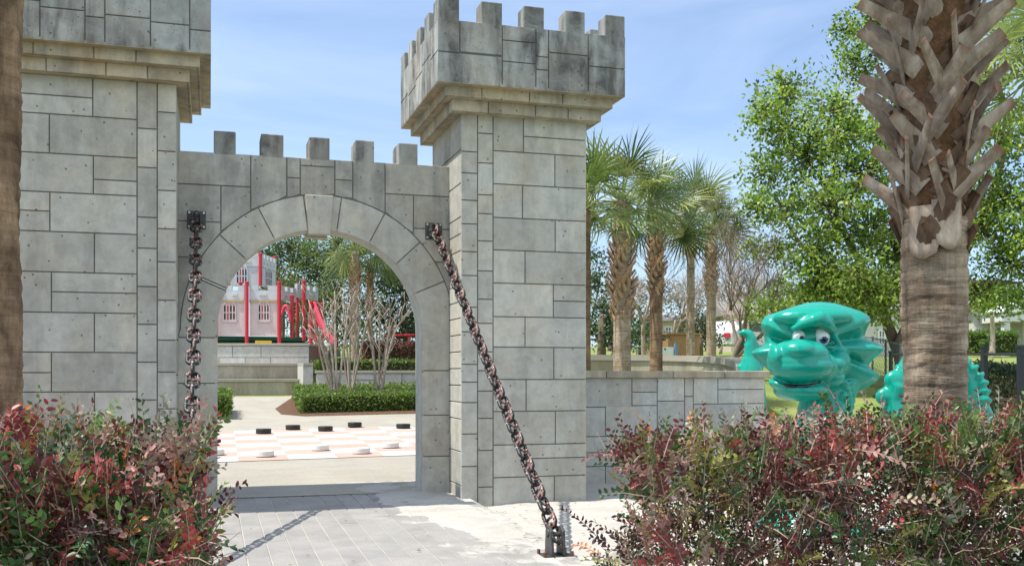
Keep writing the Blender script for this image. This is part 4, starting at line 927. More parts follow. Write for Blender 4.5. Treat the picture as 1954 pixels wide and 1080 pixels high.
# leafless trees
def bare(name, label, u, d, h, r0, spread, seed, depth=6, grp=None, bark=None, multi=1, vt=None, up=.5, thin=1.0, vb=700):
    rs = random.Random(seed); p = at(u, vb, d); zb = float(TZ(p.x, p.y)); T = thing(name, label, 'leafless tree', (p.x, p.y, zb), group=grp); tr = MB(); br = MB()
    def grow_(p0, dr, L_, r, k):
        mbx = tr if k <= 1 else br
        pts = [p0]; q = p0; dd = dr
        for i in range(4):
            dd = (dd + Vector((rs.uniform(-1, 1), rs.uniform(-1, 1), rs.uniform(-.3, .8))) * .16).normalized(); q = q + dd * L_ / 4; pts.append(q)
        mbx.tube(pts, [r * (1 - .1 * i) for i in range(5)], 6 if k < 2 else 4 if k < 4 else 3)
        if k >= depth: return
        for _ in range(rs.choice([2, 3, 3]) if k > 0 else rs.choice([3, 4])):
            nd = (dd + Vector((rs.uniform(-1, 1), rs.uniform(-1, 1), rs.uniform(-.5, .6))) * spread).normalized(); nd.z = abs(nd.z) * .8 + up * .25; nd.normalize()
            grow_(pts[rs.choice([2, 3, 4, 4])], nd, L_ * rs.uniform(.62, .84), r * .58 * thin, k + 1)
    for m_ in range(multi):
        a = rs.uniform(0, 6.28); dr = Vector((math.cos(a) * .35, math.sin(a) * .35, 1)).normalized() if multi > 1 else Vector((.03, 0, 1)).normalized()
        grow_(Vector((p.x + (rs.uniform(-.3, .3) if multi > 1 else 0), p.y, zb - .1)), dr, h, r0, 0)
    tr.build('trunk', bark or BARK, T, smooth=True); br.build('branches', bark or BARK, T, smooth=True); return T
GB = noisy('grey_brown_bark', (.26, .21, .165), (.17, .13, .10), 6, .95, .5, 40)
GBF = noisy('pinkish_twig', (.36, .29, .23), (.27, .21, .165), 6, .95, .3, 40)
bare('leafless_tree', 'leafless tree with dark trunk and wide fan of twigs left of the dragon', 1393, 26, 1.35, .10, .75, 3, 7, bark=GB)
for i, (u, d, h, l) in enumerate(((1228, 32, 1.5, 'pale leafless tree between the two nearest palms'), (1290, 52, 1.9, 'faint leafless tree behind the brown shed'), (1330, 50, 2.0, 'faint leafless tree behind the dark round tree'), (1430, 48, 1.9, 'faint leafless tree behind the wide leafless one'), (1170, 55, 2.0, 'faint leafless tree behind the tallest palm'), (1465, 50, 1.7, 'faint leafless tree just left of the dragon head'), (1375, 56, 2.1, 'faint leafless tree behind the thick pale palm trunk'))):
    bare('leafless_tree', l, u, d, h, .09, .62, 30 + i, 6, 'leafless trees in the distance', GBF)
# pruned crape myrtles on the plaza
def myrtle(label, u, d, stems, seed):
    rs = random.Random(seed); p = hitp_at(u, d); T = thing('crape_myrtle', label, 'leafless tree', p, group='leafless crape myrtles on the plaza'); b = MB()
    stems = stems + [(a + rs.uniform(-18, 18), b_ + rs.uniform(-8, 25), c + rs.uniform(-6, 6), e_ + 10) for a, b_, c, e_ in stems[::2]]
    for (u1, v1, uk, vk) in stems:
        q0 = Vector(p) + Vector((rs.uniform(-.04, .04), rs.uniform(-.04, .04), -.05)); e = at(u1, v1 + 12, d + rs.uniform(-.5, .5)); k_ = at(uk, vk, d + rs.uniform(-.2, .2))
        pts = limb(b, [q0, k_, e], .038, .016, 7)
        for _ in range(5):
            s0 = pts[rs.randrange(len(pts) // 2, len(pts))]; dd = Vector((rs.uniform(-1, 1), rs.uniform(-.6, .6), 1.1)).normalized()
            s1 = s0 + dd * rs.uniform(.3, .7); b.tube([s0, (s0 + s1) / 2 + Vector((rs.uniform(-.05, .05), 0, 0)), s1], [.015, .012, .010], 5)
            for _ in range(2):
                s2 = s1 + (dd + Vector((rs.uniform(-.8, .8), rs.uniform(-.8, .8), .2))).normalized() * rs.uniform(.15, .45); b.tube([s1, s2], [.008, .004], 4)
    b.build('trunk', PALEBARK, T, smooth=True)
def hitp_at(u, d):
    p = at(u, 700, d); return (p.x, p.y, float(lerp(PY, PZ, p.y)))
myrtle('pale leafless crape myrtle on the left of its bed, stems leaning left', 643, 28, [(590, 590, 625, 680), (612, 575, 632, 665), (640, 560, 640, 660), (665, 570, 655, 670), (600, 610, 622, 690)], 1)
myrtle('pale leafless crape myrtle in the middle of its bed, upright stems', 668, 29, [(655, 570, 662, 660), (672, 565, 668, 650), (690, 580, 680, 670), (700, 600, 684, 690)], 2)
myrtle('pale leafless crape myrtle on the right of its bed, stems leaning right', 722, 29, [(705, 590, 712, 660), (725, 580, 724, 660), (745, 590, 738, 670), (772, 592, 748, 650), (755, 610, 740, 680)], 3)

# ---------------------------------------------------------------- plaza hedges, planters, steps, plinth
def clipped(name, label, quad, h, leaf, cols, wts, n_, base=None, rag=.04, cat='hedge'):
    """box hedge on a ground quadrilateral given as x,y corners; leaves on and just under its faces"""
    q = [Vector((*p[:2], 0)) for p in quad]; T = thing(name, label, cat, sum(q, Vector()) / 4)
    P = []; Nn = []
    for _ in range(n_):
        s, t_ = random.random(), random.random(); w_ = random.choice('tttfflrb')
        if w_ == 'f': t_ = random.uniform(0, .05)
        if w_ == 'b': t_ = random.uniform(.95, 1)
        if w_ == 'l': s = random.uniform(0, .05)
        if w_ == 'r': s = random.uniform(.95, 1)
        g = (q[0] * (1 - s) + q[1] * s) * (1 - t_) + (q[3] * (1 - s) + q[2] * s) * t_
        z = h * (1 - abs(random.gauss(0, .06))) if w_ == 't' else h * random.random() ** .8
        bump_ = .06 * math.sin(g.x * 5) * math.sin(g.y * 4); gz = float(base(g.x, g.y)) if base else 0
        P.append((g.x + random.gauss(0, rag), g.y + random.gauss(0, rag), gz + z * (1 + bump_) + random.gauss(0, rag * .6)))
    P = np.array(P); A = rand_dirs(len(P), .7); Nn = rand_dirs(len(P), 1.2)
    leaf_mesh('foliage', P, A, Nn, leaf * rng.uniform(.7, 1.3, len(P)), leaf * rng.uniform(.4, .65, len(P)), pal(cols, wts, len(P), .25), LEAF, T, simple=True)
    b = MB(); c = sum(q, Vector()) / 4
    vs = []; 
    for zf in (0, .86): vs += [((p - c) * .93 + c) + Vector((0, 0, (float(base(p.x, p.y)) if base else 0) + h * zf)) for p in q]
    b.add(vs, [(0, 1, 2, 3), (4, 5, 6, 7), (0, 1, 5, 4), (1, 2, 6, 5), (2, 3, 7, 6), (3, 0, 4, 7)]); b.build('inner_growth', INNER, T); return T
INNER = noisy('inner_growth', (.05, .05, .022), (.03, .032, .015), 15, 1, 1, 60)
pzf = lambda x, y: float(lerp(PY, PZ, y))
GH = [(.10, .17, .03), (.16, .24, .04), (.22, .30, .06), (.06, .10, .025)]
h1, h2 = hitp(572, 792), hitp(800, 784)
quad = [(h1.x, h1.y), (h2.x + .6, h2.y - .2), (h2.x + 1.8, h2.y + 4.2), (h1.x + .2, h1.y + 4.6)]
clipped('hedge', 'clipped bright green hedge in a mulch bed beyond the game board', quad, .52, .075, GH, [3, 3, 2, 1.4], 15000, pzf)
l1 = hitp(438, 800)
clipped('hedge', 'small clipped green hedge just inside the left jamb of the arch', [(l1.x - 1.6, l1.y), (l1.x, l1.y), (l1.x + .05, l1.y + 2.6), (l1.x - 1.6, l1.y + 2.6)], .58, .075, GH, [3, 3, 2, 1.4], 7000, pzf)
m1 = [(h1.x - .45, h1.y + .3), (h1.x + .1, h1.y - .35), (h2.x + 1.2, h2.y - .6), (h2.x + 3, h2.y + 6), (h1.x + .2, h1.y + 5.8), (h1.x - .5, h1.y + 2)]
b = MB(); cx_ = sum(p[0] for p in m1) / 6; cy_ = sum(p[1] for p in m1) / 6
rows_ = []
for fr_, dz_ in ((1.0, .008), (.97, .04), (.9, .05), (.0, .06)): rows_ += [(cx_ + (p[0] - cx_) * fr_, cy_ + (p[1] - cy_) * fr_, pzf(0, cy_ + (p[1] - cy_) * fr_) + dz_) for p in m1]
fsx = [(r * 6 + i, r * 6 + (i + 1) % 6, (r + 1) * 6 + (i + 1) % 6, (r + 1) * 6 + i) for r in range(3) for i in range(6)]
tag(b.add(rows_, fsx).build('mulch_bed', MULCH, smooth=True), kind='structure')
# planter wall behind the green hedge
def stonewall(name, label, ptsuv, d, vt, vb_, th=.3, cat='wall', grp=None, capm=CONC, m=STONEL):
    """straight wall between two photo columns at a depth, top row vt"""
    a, c = at(ptsuv[0], vt, d[0]), at(ptsuv[1], vt, d[1]); zb = min(at(ptsuv[0], vb_, d[0]).z, at(ptsuv[1], vb_, d[1]).z) - .3
    T = thing(name, label, cat, (a.x, a.y, zb), group=grp); L_ = math.hypot(c.x - a.x, c.y - a.y); ux, uy = (c.x - a.x) / L_, (c.y - a.y) / L_; h = a.z
    mb_, co_ = MB(), MB()
    fn = lambda q, z, n: (a.x + ux * q + uy * n, a.y + uy * q - ux * n, z)
    slabs(mb_, ashlar(0, L_, zb, h - .09, .42, 0, .9), fn, .014, .022)
    vs = [fn(q, z, n) for n in (0, -th) for q, z in ((0, zb), (L_, zb), (L_, h - .09), (0, h - .09))]; co_.add(vs, [(0, 1, 2, 3), (4, 5, 6, 7), (0, 1, 5, 4), (1, 2, 6, 5), (2, 3, 7, 6), (3, 0, 4, 7)])
    s_ = mb_.build('wall', m, T); co_.build('joint', MORT, s_); cp = MB()
    vs = [fn(q, z, n) for n in (.05, -th - .04) for q, z in ((-.03, h - .088), (L_ + .03, h - .088), (L_ + .03, h), (-.03, h))]; cp.add(vs, [(0, 1, 2, 3), (4, 5, 6, 7), (0, 1, 5, 4), (1, 2, 6, 5), (2, 3, 7, 6), (3, 0, 4, 7)]); cp.build('cap', capm, T, bevel=.01); return T
stonewall('planter_wall', 'low grey planter wall behind the clipped green hedge', (603, 840), (32.6, 32.6), 707, 745)
DIRTY = noisy('stained_concrete', (.38, .35, .27), (.25, .225, .165), 1.6, .9, .2, 30, stretch=(1, 1, .35))
T = thing('concrete_steps', 'two wide concrete seat steps below the playground plinth, seen through the arch', 'steps', hitp_at(500, 33))
def stepbox(u0, u1, vt, vb_, d, dep, m, nm, cap_=True):
    a, c = at(u0, vt, d), at(u1, vt, d); zb = at(u0, vb_, d).z - .3; b = MB()
    x0_, x1_ = a.x, c.x; y = a.y; b.box(x0_, x1_, y + .02, y + dep, zb, a.z - .10); b.build(nm, m, T)
    MB().box(x0_, x1_, y - .03, y + dep, a.z - .097, a.z).build('nosing', CONC, T, bevel=.008); return x1_, y, a.z
stepbox(330, 578, 723, 755, 32.8, .75, DIRTY, 'riser'); stepbox(330, 578, 692, 723, 33.6, 1.6, DIRTY, 'riser'); stepbox(578.6, 598, 692, 755, 32.6, 2.4, STONEL, 'side_wall')
stonewall('plinth_wall', 'pale blue grey block wall under the castle playground, above the steps', (300, 590), (35.5, 35.5), 655, 695, 6.5)

# ---------------------------------------------------------------- playground castle
RED = mat('red_paint', (.50, .015, .03), .35, 0, .5); PANEL = noisy('pink_grey_panel', (.56, .47, .455), (.50, .415, .40), 2, .6, .05, 30); GRP = noisy('grey_panel', (.52, .525, .54), (.45, .455, .47), 2, .6, .05, 30)
TAN = mat('tan_trim', (.42, .30, .17), .6); GRN = mat('green_deck', (.01, .085, .05), .5); YEL = mat('yellow_panel', (.62, .42, .02), .5); DARKM = mat('dark_opening', (.03, .02, .025), .6); PINKP = mat('pink_plastic', (.62, .05, .10), .35, 0, .5)
PD = 37.0; pc = at(500, 657, PD)
T = thing('playground_castle', 'red posted play castle with pink grey battlemented panels behind the arch', 'playground', pc)
def pp(u, v, d=PD): return at(u, v, d)
def panel(u0, u1, vt, vb_, d0, d1, m, nm='wall_panel', th=.06, trim=True, win=None, cren=True, gtop=None):
    a, c = pp(u0, vt, d0), pp(u1, vt, d1); zb = pp(u0, vb_, d0).z; L_ = math.hypot(c.x - a.x, c.y - a.y); ux, uy = (c.x - a.x) / L_, (c.y - a.y) / L_
    fn = lambda q, z, n: Vector((a.x + ux * q + uy * n, a.y + uy * q - ux * n, z))
    def bx(b, q0, q1, z0, z1, n0, n1):
        vs = [fn(q, z, n) for n in (n0, n1) for q, z in ((q0, z0), (q1, z0), (q1, z1), (q0, z1))]; b.add(vs, [(0, 1, 2, 3), (4, 5, 6, 7), (0, 1, 5, 4), (1, 2, 6, 5), (2, 3, 7, 6), (3, 0, 4, 7)])
    b = MB(); zt = a.z; cz_ = .17 if cren else 0; bx(b, 0, L_, zb, zt - cz_ - .35, 0, -th); o = b.build(nm, m, T)
    b = MB(); bx(b, 0, L_, zt - cz_ - .348, zt - cz_, .03, -th - .02)
    if cren:
        n_ = max(2, round(L_ / .42)); w_ = L_ / (2 * n_ - 1)
        for i in range(n_): bx(b, i * 2 * w_, i * 2 * w_ + w_, zt - cz_ - .01, zt, .03, -th - .02)
        for i in range(n_ - 1): bx(b, i * 2 * w_ + w_ * 1.1, i * 2 * w_ + w_ * 1.9, zt - cz_ - .20, zt - cz_ - .12, .055, .029)
    b.build('battlement', GRP if gtop is None else gtop, o)
    if trim: b = MB(); bx(b, 0, L_, zt - cz_ - .43, zt - cz_ - .35, .045, -.01); b.build('trim', TAN, o)
    if win:
        q0, q1, z0, z1 = win; q0 *= L_; q1 *= L_; z0 = zb + z0 * (zt - zb); z1 = zb + z1 * (zt - zb); b = MB(); bx(b, q0, q1, z0, z1, .006, -.02); wd_ = b.build('window', DARKM, o)
        b = MB(); n_ = 4
        for i in range(n_ + 1): q = q0 + (q1 - q0) * i / n_; bx(b, q - .022, q + .022, z0 - .03, z1 + (.10 if 0 < i < n_ else 0), .03, .004)
        bx(b, q0 - .05, q1 + .05, z0 - .10, z0 - .02, .05, 0); bx(b, q0, q1, (z0 + z1) / 2 - .02, (z0 + z1) / 2 + .02, .028, .004)
        k_ = [(q0 + (q1 - q0) / 2 + (q1 - q0) / 2 * 1.08 * math.cos(x_), z1 + .22 * math.sin(x_)) for x_ in np.linspace(0, math.pi, 13)]; k2 = [(q0 + (q1 - q0) / 2 + (q1 - q0) / 2 * .84 * math.cos(x_), z1 + .14 * math.sin(x_)) for x_ in np.linspace(0, math.pi, 13)]
        for i in range(12): b.prism([k_[i], k_[i + 1], k2[i + 1], k2[i]], lambda q, z, n: fn(q, z, n), .004, .032)
        b.build('window_frame', m, wd_)
        b = MB(); bx(b, q0 + .3 * (q1 - q0), q0 + .5 * (q1 - q0), z0, z1, -.0, .012); b.build('red_bar', RED, wd_)
def post(u, vt, vb_, d, r=.068, m=RED):
    a, c = pp(u, vt, d), pp(u, vb_, d); MB().lathe([(r, c.z), (r, a.z - .08), (r * 1.25, a.z - .07), (r * 1.25, a.z - .02), (r * .7, a.z), (.01, a.z + .01)], (a.x, a.y, 0), 14).build('post', m, T, smooth=False)
panel(408, 466, 545, 641, PD, PD, PANEL, win=(.32, .72, .33, .60)); panel(476, 529, 545, 641, PD, PD, PANEL, win=(.32, .72, .33, .60))
panel(536, 563, 545, 568, PD, PD + 1.2, GRP, trim=False); panel(566, 606, 541, 566, PD + 1.2, PD + 3, GRP, trim=False)
panel(425, 494, 483, 546, PD + 2.5, PD + 2.5, GRP, trim=False, win=(.38, .68, .1, .5)); panel(498, 526, 483, 546, PD + 2.5, PD + 4.5, GRP, trim=False, win=(.3, .7, .1, .5)); 
for u, vt, vb_, d in ((471, 537, 659, PD - .1), (533, 537, 659, PD - .1), (557, 563, 645, PD + .3), (568, 545, 650, PD + 1.4), (580, 535, 650, PD + .8), (593, 574, 700, PD - 1), (604, 586, 690, PD), (615, 578, 690, PD + 1), (497, 483, 545, PD + 2.4), (524, 489, 545, PD + 4.6), (436, 526, 560, PD + 2.2), (459, 538, 560, PD + 2), (412, 540, 659, PD - .1)): post(u, vt, vb_, d)
def dbox(nm, u0, u1, vt, vb_, d, dep, m):
    a, c = pp(u0, vt, d), pp(u1, vb_, d); MB().box(a.x, c.x, a.y, a.y + dep, c.z, a.z).build(nm, m, T, bevel=.01)
dbox('deck', 400, 592, 641, 649, PD + .1, 3, GRN); dbox('skirt_panel', 400, 592, 651, 658, PD + .3, .1, GRN); dbox('yellow_plate', 487, 519, 650, 657.5, PD - .25, .06, YEL)
for u in (540, 547, 554): dbox('rail', u, u + 1.5, 600, 641, PD + .2, .04, GRN)
for u in range(560, 592, 5): dbox('rail', u, u + 1.3, 612, 641, PD + .9, .04, GRN)
# red arches and the slide
b = MB(); b.tube([pp(538 + 9 * (1 - math.cos(t_)), 600 - 17 * math.sin(t_) if t_ < 1.57 else 600 - 17 * math.sin(t_) + 22 * (t_ - 1.57), PD - .1) for t_ in np.linspace(0, 2.6, 12)], .06, 8); b.build('grab_rail', PINKP, T, smooth=True)
sp_pts = [pp(598, 590, PD - 1), pp(604, 605, PD - 1.5), pp(612, 625, PD - 2.2), pp(622, 643, PD - 3), pp(632, 658, PD - 3.6), pp(640, 662, PD - 4)]
b = MB()
for a, c in zip(sp_pts[:-1], sp_pts[1:]):
    for k_, (h_, y0_, y1_) in enumerate(((.05, -.32, .32), (.30, -.36, -.30), (.30, .30, .36))):
        vs = [p_ + Vector((0, yy, zz_)) for p_ in (a, c) for yy, zz_ in ((y0_, 0), (y1_, 0), (y1_, h_), (y0_, h_))]; b.add(vs, [(0, 1, 2, 3), (4, 5, 6, 7), (0, 1, 5, 4), (1, 2, 6, 5), (2, 3, 7, 6), (3, 0, 4, 7)])
b.build('slide', PINKP, T)
b = MB(); b.tube([pp(594, 585, PD - .9), pp(600, 580, PD - .9), pp(612, 583, PD - .4), pp(615, 600, PD - .2)], .09, 8); b.build('slide_hood', PINKP, T, smooth=True)
stonewall('red_rail_wall', 'low grey wall far behind under the red hedge', (600, 900), (39.5, 39.5), 694, 705)
PH = [(.22, .075, .06), (.30, .13, .09), (.14, .05, .04), (.16, .15, .06)]
a, c = at(700, 700, 36), at(860, 700, 36)
clipped('hedge', 'reddish brown hedge behind the crape myrtles', [(a.x, a.y), (c.x, c.y), (c.x, c.y + 1.5), (a.x, a.y + 1.5)], at(700, 655, 36).z - at(700, 705, 36).z, .10, PH, [3, 3, 2, 1.5], 6000, lambda x, y: at(700, 705, 36).z)
a, c = at(604, 700, 34), at(860, 700, 34)
clipped('hedge', 'narrow strip of green shrubs on the planter wall behind the crape myrtles', [(a.x, a.y), (c.x, c.y), (c.x, c.y + 1.0), (a.x, a.y + 1.0)], .42, .09, GH, [3, 2, 2, 3], 3500, lambda x, y: at(700, 712, 34).z)
T = thing('red_railing', 'thin red railing on posts behind the reddish hedge', 'railing', at(770, 655, 38)); b = MB(); b.tube([at(735, 641, 38), at(880, 637, 38)], .05, 8); b.build('rail', RED, T)
for u in (748, 780, 815): MB().tube([at(u, 640, 38), at(u, 700, 38)], .04, 8).build('post', RED, T)

# ---------------------------------------------------------------- beyond the low wall, right side
# long curved planter wall
T = thing('planter_wall', 'long curved grey planter wall behind the palms', 'wall', at(1250, 700, 24)); b = MB(); cp = MB(); prev = None
for u, v, d in ((1050, 676, 25), (1130, 676.5, 25), (1200, 677, 25), (1260, 677.5, 24.6), (1310, 678.5, 24), (1350, 680, 23.2), (1385, 683, 22), (1405, 688, 20.5), (1412, 700, 19)):
    p_ = at(u, v, d)
    if prev is not None:
        a, c = prev, p_; dirv = Vector((c.x - a.x, c.y - a.y, 0)).normalized(); nv = Vector((dirv.y, -dirv.x, 0))
        for B_2, z0, z1, o_ in ((b, -2.4, -.14, 0), (cp, -.138, 0, .05)):
            vs = [q + nv * n_ + Vector((0, 0, zz_)) for q in (a, c) for n_, zz_ in ((o_, z0), (-.4, z0), (-.4, z1), (o_, z1))]; B_2.add(vs, [(0, 1, 2, 3), (4, 5, 6, 7), (0, 1, 5, 4), (1, 2, 6, 5), (2, 3, 7, 6), (3, 0, 4, 7)], random.uniform(.9, 1.05))
    prev = p_
b.build('wall', DIRTY, T); cp.build('cap', CONC, T)
# ground behind it is higher
grid('lawn', np.linspace(6, 30, 30), np.linspace(22, 60, 30), lambda x, y: np.maximum(TZ(x, y) - .02, at(1250, 674, 26).z - .25 + .03 * (y - 24)) * np.clip((y - 22.2) / 2.6, 0, 1) * np.clip((x - 8.2 - (y - 22) * .17) / 1.2 + 1, 0, 1) + (TZ(x, y) - .06) * (1 - np.clip((y - 22.2) / 2.6, 0, 1) * np.clip((x - 8.2 - (y - 22) * .17) / 1.2 + 1, 0, 1)), GRASS)
WOOD = noisy('brown_boards', (.33, .20, .095), (.25, .145, .065), 3, .85, .3, 30, stretch=(6, 6, .5)); BLU = mat('blue_post', (.12, .20, .28), .5); WHT = mat('white_paint', (.62, .62, .58), .6)
T = thing('shed', 'flat brown wooden shed with blue post, between the palm trunks', 'shed', at(1280, 676, 45)); a, c = at(1238, 641, 45), at(1304, 676, 45); zb = at(1280, 680, 45).z
MB().box(a.x, c.x, a.y - 2, a.y + 1, zb - .3, a.z).build('wall', WOOD, T); MB().box(a.x - .1, c.x + .1, a.y - 2.1, a.y + 1.1, a.z, a.z + .06).build('roof', WOOD, T)
p_ = at(1290, 655, 42.4); MB().box(p_.x - .06, p_.x + .06, p_.y - .06, p_.y + .06, zb - .3, p_.z).build('post', BLU, T); p_ = at(1271, 662, 42.4); MB().box(p_.x - .3, p_.x + .3, p_.y - .1, p_.y + .1, zb - .3, p_.z).build('door', WHT, T)
# far houses
HW = noisy('house_wall', (.55, .54, .48), (.50, .49, .43), 1, .8, .05, 20); HW2 = noisy('tan_house_wall', (.50, .44, .35), (.45, .39, .31), 1, .8, .05, 20); ROOF = noisy('shingle_roof', (.26, .25, .245), (.19, .185, .18), 3, .9, .3, 30); GLS = mat('window_glass', (.06, .075, .08), .12, 0, .6)
def house(label, u0, u1, vt, vb_, d, dep, m, wins, gable=1.4, porch=None, rm=ROOF):
    a, c = at(u0, vt, d), at(u1, vt, d); zb = at(u0, vb_, d).z; mid_ = (a + c) / 2; L_ = (c - a).length; T = thing('house', label, 'house', (mid_.x, mid_.y, zb), group='white houses beyond the fence')
    M = Matrix.Translation((a.x, a.y, 0)) @ Matrix.Rotation(-YAW, 4, 'Z'); b = MB(); zt = a.z
    b.box(0, L_, 0, dep, zb - 1, zt, M=M); vs = [M @ Vector(q) for q in ((0, 0, zt), (0, dep, zt), (0, dep / 2, zt + gable), (L_, 0, zt), (L_, dep, zt), (L_, dep / 2, zt + gable))]; wl = b.build('wall', m, T)
    b = MB(); vs = [M @ Vector(q) for q in ((-.4, -.4, zt - .02), (-.4, dep + .4, zt - .02), (-.4, dep / 2, zt + gable), (L_ + .4, -.4, zt - .02), (L_ + .4, dep + .4, zt - .02), (L_ + .4, dep / 2, zt + gable))]
    b.add(vs, [(0, 1, 2), (3, 4, 5), (0, 3, 5, 2), (1, 4, 5, 2), (0, 1, 4, 3)]); b.build('roof', rm, T)
    for wu, wv0, wv1, ww in wins:
        q = (wu - u0) / (u1 - u0) * L_; z1, z0 = at(wu, wv0, d).z, at(wu, wv1, d).z; w2 = ww / F * d / 2; b = MB(); y0 = -.06 if not porch else -.06
        for s0, s1, t0, t1 in ((-w2 - .1, -w2, z0 - .1, z1 + .1), (w2, w2 + .1, z0 - .1, z1 + .1), (-w2, w2, z1, z1 + .1), (-w2, w2, z0 - .1, z0), (-.03, .03, z0, z1), (-w2, w2, (z0 + z1) / 2 - .03, (z0 + z1) / 2 + .03)): b.box(q + s0, q + s1, y0, .01, t0, t1, M=M)
        fr_ = b.build('window', WHT, wl); MB().box(q - w2, q + w2, y0 + .03, .012, z0, z1, M=M).build('pane', GLS, fr_)
    if porch:
        pu0, pu1, pv = porch; q0, q1 = (pu0 - u0) / (u1 - u0) * L_, (pu1 - u0) / (u1 - u0) * L_; zp = at(pu0, pv, d).z; pr_ = MB(); pr_.box(q0 - .3, q1 + .3, -2.4, -.1, zp, zp + .45, M=M)
        vs = [M @ Vector(q) for q in ((q0 - .4, -2.5, zp + .45), (q1 + .4, -2.5, zp + .45), ((q0 + q1) / 2, -2.5, zp + 1.7), (q0 - .4, 0, zp + .45), (q1 + .4, 0, zp + .45), ((q0 + q1) / 2, 0, zp + 1.7))]; pr_.add(vs, [(0, 1, 2), (3, 4, 5), (0, 1, 4, 3), (1, 2, 5, 4), (2, 0, 3, 5)])
        pt = pr_.build('porch', WHT, T)
        for k_ in range(4): q = q0 + (q1 - q0) * k_ / 3; b = MB(); b.box(q - .16, q + .16, -2.3, -1.98, zb - .5, zp, M=M); b.build('column', WHT, pt, bevel=.03)
    return T
house('white house with columned porch and sash windows right of the big palm trunk', 1858, 2060, 585, 672, 52, 9, HW, [(1908, 625, 655, 13), (1866, 628, 655, 7), (1975, 625, 655, 13)], porch=(1880, 2000, 618))
house('pale greenish white house with small window left of the big palm trunk', 1600, 1735, 590, 672, 50, 8, HW, [(1682, 632, 655, 8), (1640, 632, 655, 8)], gable=1.8)
house('tan two storey house behind the leafless trees', 1395, 1480, 600, 675, 66, 9, HW2, [(1415, 615, 630, 8), (1440, 615, 630, 8), (1462, 615, 630, 8), (1415, 645, 660, 8), (1440, 645, 660, 8)], gable=1.2)
house('cream house with white awning behind the brown shed', 1255, 1320, 612, 676, 72, 9, HW2, [(1275, 625, 638, 9), (1300, 625, 638, 9)], gable=.7)
# small shrubs by the white house
clipF = [(.12, .22, .04), (.18, .28, .05), (.07, .12, .03)]
for u, d, w_, l in ((1872, 49, 1.1, 'small bright shrub at the left of the white porch'), (1922, 48.5, 1.3, 'clipped bright shrub under the sash window of the white house'), (1892, 48.5, .7, 'low shrub between the two bright shrubs of the white house')):
    p_ = at(u, 672, d); hh = 1.0 if w_ > 1 else .6; clipped('shrub', l, [(p_.x - w_ / 2, p_.y), (p_.x + w_ / 2, p_.y), (p_.x + w_ / 2, p_.y + .8), (p_.x - w_ / 2, p_.y + .8)], hh, .16, clipF, [2, 2, 1], 900, lambda x, y, p_=p_: at(u, 675, d).z, .08, 'shrub')
p_ = at(1893, 672, 46); tree('small_tree', 'young tree with thin pale trunk before the white porch', 1893, 46, [([B0, (1894, 640), (1893, 600)], .14, .08)], [(1890, 575, 40), (1870, 560, 30), (1920, 570, 35)], .15, OAK, OAKW, .1, density=.5, bark=PALEBARK)
# road strip and lawn beyond the fence
tag(MB().add([at(1830, 687, 40), at(2200, 684, 40), at(2200, 681, 46), at(1830, 683, 46)], [(0, 1, 2, 3)]).build('path', CONC), kind='structure') if False else None
# black fence and dark hedge
FEN = mat('black_fence', (.015, .018, .022), .4, 0, .4)
T = thing('metal_fence', 'black metal fence with two rails right of the big palm', 'fence', at(1878, 700, 14.5)); 
fa = [(1700, 25), (1738, 22.5), (1765, 20.5), (1800, 18.3), (1838, 16.3), (1878, 14.6), (1948, 12.8), (2050, 11)]
for i, (u, d) in enumerate(fa):
    p_ = at(u, 663 if i > 3 else 672, d); b = MB(); b.box(p_.x - .035, p_.x + .035, p_.y - .035, p_.y + .035, -.1, p_.z); b.box(p_.x - .045, p_.x + .045, p_.y - .045, p_.y + .045, p_.z - .002, p_.z + .03); b.build('post', FEN, T)
for v0, v1 in ((674, 678), (773, 790)):
    b = MB(); b.tube([at(u, 676 if v0 == 674 else 745 + i * 3, d) for i, (u, d) in enumerate(fa)], .02, 6); b.build('rail', FEN, T)
for i in range(len(fa) - 1):
    pass
a, c, e, g_ = at(1862, 700, 17.5), at(2080, 700, 14.5), at(2080, 700, 16), at(1862, 700, 19.5)
clipped('hedge', 'dark green clipped hedge behind the black fence', [(a.x, a.y), (c.x, c.y), (e.x, e.y), (g_.x, g_.y)], at(1900, 698, 17).z - .3, .06, [(.018, .035, .016), (.03, .05, .02)], [3, 1], 12000, lambda x, y: .3, .03)
CLF = mat('grey_fence', (.16, .18, .19), .5, .3)
def linkfence(label, pts, h, z0f, n_, grp=None):
    T = thing('chain_link_fence', label, 'fence', pts[0], group=grp); b = MB()
    P_ = [Vector(p) for p in pts]; rail = MB(); rail.tube([p + Vector((0, 0, h)) for p in P_], .022, 6); rail.build('rail', CLF, T)
    for p in P_: MB().tube([p + Vector((0, 0, -.3)), p + Vector((0, 0, h + .04))], .028, 6).build('post', CLF, T)
    for a, c in zip(P_[:-1], P_[1:]):
        L_ = (c - a).length; k_ = int(L_ / .16)
        for i in range(-int(h / .16), k_):
            for sg in (1, -1):
                q0, q1 = i * .16, i * .16 + h; z0, z1 = (0, h) if sg > 0 else (h, 0)
                if q0 < 0: z0 += sg * (-q0); q0 = 0
                if q1 > L_: z1 -= sg * (q1 - L_); q1 = L_
                if q1 - q0 < .02: continue
                A2, C2 = a.lerp(c, q0 / L_) + Vector((0, 0, z0)), a.lerp(c, q1 / L_) + Vector((0, 0, z1)); b.tube([A2, C2], .004, 3, False)
    b.build('mesh', CLF, T)
def gpt(u, d): p = at(u, 700, d); return Vector((p.x, p.y, float(TZ(p.x, p.y)) - .02))
linkfence('grey chain link fence receding between the dragon head and the big palm', [gpt(1590, 30), gpt(1640, 28), gpt(1665, 27), gpt(1690, 25.5), gpt(1718, 24)], 1.15, None, 0)
